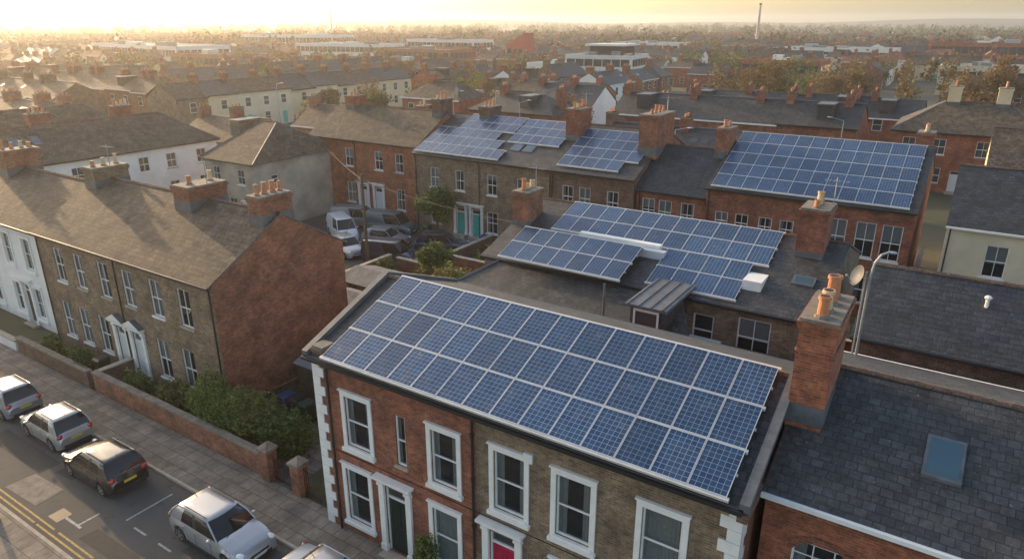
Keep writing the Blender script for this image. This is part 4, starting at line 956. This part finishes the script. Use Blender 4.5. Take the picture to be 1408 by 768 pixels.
for i,(x,y,r,h) in enumerate(((-31,29,1.4,2.2),(-28.5,31,1.6,2.6),(-26,28.5,1.2,1.8),(-24.3,33,1.5,2.4),(-30.5,34.5,1.3,1.9),(-27,36.5,1.7,2.2),(-22.5,29.8,1.5,3.0),(-34.5,35.5,1.4,2.0),(-53.5,36.5,1.8,2.4),(-56.5,33.5,2.0,2.6),(-50.5,33,1.7,2.1),(-33,41.5,1.3,1.5),(-30,44,1.2,1.7),(-25,45,1.3,1.6),(-64,33,2.4,3.2),(-66,29,2.0,2.6),(-62,28.5,2.2,2.7),(-47,31,1.7,2.2),(-41,33,1.6,2.2),(-37,30,1.5,2.0),(-67.5,36,1.8,2.8),(-67.5,40.5,1.6,2.4),(-64.5,38,2.0,2.6),(-29.5,41.5,1.2,1.8),(-24,42,1.4,2.0),(-31.5,38.6,1.1,1.4))):
    bush("shrub",x,y,r,r*.9,h,random.Random(i).choice([("leaf_dark","leaf_green"),("leaf_olive","leaf_green"),("leaf_olive","leaf_brown")]),seed=20+i,n=1900,size=.11)
tree("tree",-37.9,46.2,5.0,1.9,seed=31,n=4200);tree("tree",-24.5,30.8,4.8,2.0,("leaf_olive","leaf_green"),seed=32);tree("tree",-29.8,36.0,4.0,1.5,("leaf_green","leaf_dark"),seed=38,n=2500)
tree("tree",-66,26.6,5.5,2.2,seed=33,n=3000);tree("tree",-88,92,7,3,("leaf_olive","leaf_dark"),seed=34,n=3000,size=.25);tree("tree",-104,96,6.5,2.6,("leaf_brown","leaf_olive"),seed=35,n=2500,size=.25)
tree("tree",-97,128,6.5,3,("leaf_olive","leaf_green"),seed=36,n=2500,size=.25);tree("tree",-100,140,7,3,("leaf_green","leaf_olive"),seed=37,n=2500,size=.25)
for i,(x,y,s,lf) in enumerate(((-35,145,1.5,3600),(-39,148,1.2,2400),(-20.9,153,1.3,3000),(-25,156,1.1,2200),(3,151,1.5,3600),(-2,155,1.2,2200),(-53,98,.95,2600),(-66,100,.9,1500),(-93,96,1.0,1500),(-82,115,1.0,1500),(-98,150,1.3,2000),(-16,66,.8,500),(16,88,1.1,1800),(-64,74,.8,600),(-137,86,1.0,1200),(-125,140,1.2,1500))):
    bare(x,y,s,i,i*1.3,lf)
bwall("yard_wall",-35,26.8,-35,37,1.8,mat="brick_gable");bwall("yard_wall",-28.3,26.5,-20.8,26.5,1.7,mat="brick_gable");bwall("yard_wall",-27,27,-27,37,1.7)
bwall("yard_wall",-34.5,37.2,-20.8,37.2,1.6,mat="brick_gable");bwall("yard_wall",-45,27,-35.2,27,1.8);bwall("yard_wall",-45,27.2,-45,36.5,1.6);bwall("yard_wall",-32.8,38,-32.8,47.5,1.1)
bwall("yard_wall",-27.5,40,-27.5,47.5,1.3);bwall("yard_wall",-20.5,40,-20.5,47.5,1.5);bwall("yard_wall",-14.8,40,-14.8,47.5,1.5);bwall("yard_wall",-32,39.6,-2,39.6,1.7,mat="brick_gable");bwall("yard_wall",-1.4,35,-1.4,60,1.9,mat="brick_red",t=.2)
bwall("yard_wall",-55,32,-55,39,1.6,mat="stucco_grey")
def shed(x,y,w,d,h,wm="wood_light",rm="corrugated"):
    mb=MB();mb.box(x,x+w,y,y+d,0,h,wm);slab(mb,[(x-.15,y-.15,h),(x+w+.15,y-.15,h),(x+w+.15,y+d/2,h+.5),(x-.15,y+d/2,h+.5)],rm,.05);slab(mb,[(x+w+.15,y+d+.15,h),(x-.15,y+d+.15,h),(x-.15,y+d/2,h+.5),(x+w+.15,y+d/2,h+.5)],rm,.05)
    mb.poly([(x+w,y,h),(x+w,y+d,h),(x+w,y+d/2,h+.48)],wm);mb.box(x+w*.3,x+w*.6,y-.03,y,0.05,h-.15,"wood");mb.obj("garden_shed")
shed(-33.5,30.5,2.6,3.2,2.1);shed(-24.8,34.5,2.4,2.6,2.0,"wood","flat_roof");shed(-44,28,3,3,2.2);shed(-31.5,27.2,2.6,2.2,2.2,"brick_gable");shed(-26.7,20.9,2.2,2.6,1.9,"wood","flat_roof")
def binn(x,y,m):
    mb=MB(Matrix.Translation((x,y,.05)));mb.hexa([(-.22,-.25,.1),(.22,-.25,.1),(.22,.25,.1),(-.22,.25,.1),(-.29,-.33,.95),(.29,-.33,.95),(.29,.33,.95),(-.29,.33,.95)],m)
    mb.hexa([(-.31,-.36,.951),(.31,-.36,.951),(.31,.36,.951),(-.31,.36,.951),(-.27,-.28,1.06),(.27,-.28,1.06),(.27,.34,1.06),(-.27,.34,1.06)],m);mb.tube((-.2,.36,.98),(.2,.36,.98),.02,.02,m,5)
    for s in (-.26,.26): mb.tube((s-.03,.24,.1),(s+.03,.24,.1),.1,.1,"tyre",10)
    mb.obj("wheelie_bin")
for x,y,m in ((-25.9,19.4,"bin_blue"),(-25.1,19.5,"bin_black"),(-24.4,19.4,"bin_green"),(-37.6,16.6,"bin_black"),(-39.6,46.9,"bin_green"),(-31.5,47.2,"bin_black"),(-33.4,47.0,"bin_blue"),(-29.2,47.1,"bin_green")): binn(x,y,m)
def pole(x,y,h,targets):
    mb=MB();mb.tube((x,y,0),(x,y,h),.14,.10,"wood",8);mb.box(x-.6,x+.6,y-.05,y+.05,h-.6,h-.48,"wood")
    for (a,b,c) in targets:
        P0=Vector((x,y,h-.4));P1=Vector((a,b,c));pr=P0
        for k in range(1,9):
            t=k/8;q=P0.lerp(P1,t)-Vector((0,0,.5*4*t*(1-t)*.6));mb.tube(pr,q,.014,.014,"black_metal",3,False);pr=q
    mb.obj("telegraph_pole")
pole(-38.4,38.0,7.4,((-28,25.8,6.7),(-33,48,7),(-24,48,7),(-19.4,31,8),(-55,48.7,7.5)))
def lamp(x,y,h,ang):
    mb=MB();mb.tube((x,y,0),(x,y,1.1),.09,.09,"grey_metal",8);mb.tube((x,y,1.1),(x,y,h),.06,.04,"grey_metal",8);dx,dy=math.cos(ang),math.sin(ang)
    mb.tube((x,y,h),(x+dx*1.2,y+dy*1.2,h+.25),.035,.03,"grey_metal",6);mb.ell((x+dx*1.5,y+dy*1.5,h+.27),(.35,.2,.09),"grey_metal",8);mb.obj("street_lamp")
lamp(-24,66,8.5,0);lamp(-12,86,8,3);lamp(-68,88,8,1);lamp(-52,82,8,1);lamp(-104,84,8,0);lamp(14,84,8,2)

# ------------------------------------------------------------------ light, haze, camera
w=bpy.data.worlds.new("World");SC.world=w;w.use_nodes=True;nt=w.node_tree
sky=nt.nodes.new("ShaderNodeTexSky");sky.sky_type="NISHITA";sky.sun_disc=False;sky.sun_elevation=SUN_EL
sky.sun_rotation=math.atan2(SUN.x,SUN.y);sky.air_density=1.0;sky.dust_density=2.6;sky.ozone_density=.6
nt.links.new(sky.outputs[0],nt.nodes["Background"].inputs[0]);nt.nodes["Background"].inputs[1].default_value=.36
sl_=bpy.data.lights.new("sun","SUN");sl_.energy=5.0;sl_.angle=math.radians(1.2);sl_.color=(1,.68,.38)
so=bpy.data.objects.new("sun",sl_);COL.objects.link(so)
sd=Vector((SUN.x*math.cos(SUN_EL),SUN.y*math.cos(SUN_EL),math.sin(SUN_EL)))
so.rotation_euler=sd.to_track_quat('Z','Y').to_euler()
m=bpy.data.materials.new("haze");m.use_nodes=True;nt=m.node_tree;nt.nodes.remove(nt.nodes["Principled BSDF"])
vs=nt.nodes.new("ShaderNodeVolumeScatter");vs.inputs["Color"].default_value=(1,.95,.88,1);vs.inputs["Density"].default_value=.00036;vs.inputs["Anisotropy"].default_value=.6
nt.links.new(vs.outputs[0],nt.nodes["Material Output"].inputs["Volume"]);MATS["haze"]=m
mb=MB();mb.box(-3800,2500,-60,3800,-2,45,"haze");mb.obj("haze_layer")
cam=bpy.data.cameras.new("camera");cam.lens=960/1408*36;cam.sensor_width=36;cam.clip_end=9000;cam.clip_start=.5
co=bpy.data.objects.new("camera",cam);COL.objects.link(co);co.location=(0,0,18.3)
co.rotation_euler=(math.radians(90)-math.atan(354/960),0,math.radians(33));SC.camera=co
SC.view_settings.view_transform="Standard";SC.view_settings.look="None";SC.view_settings.exposure=0
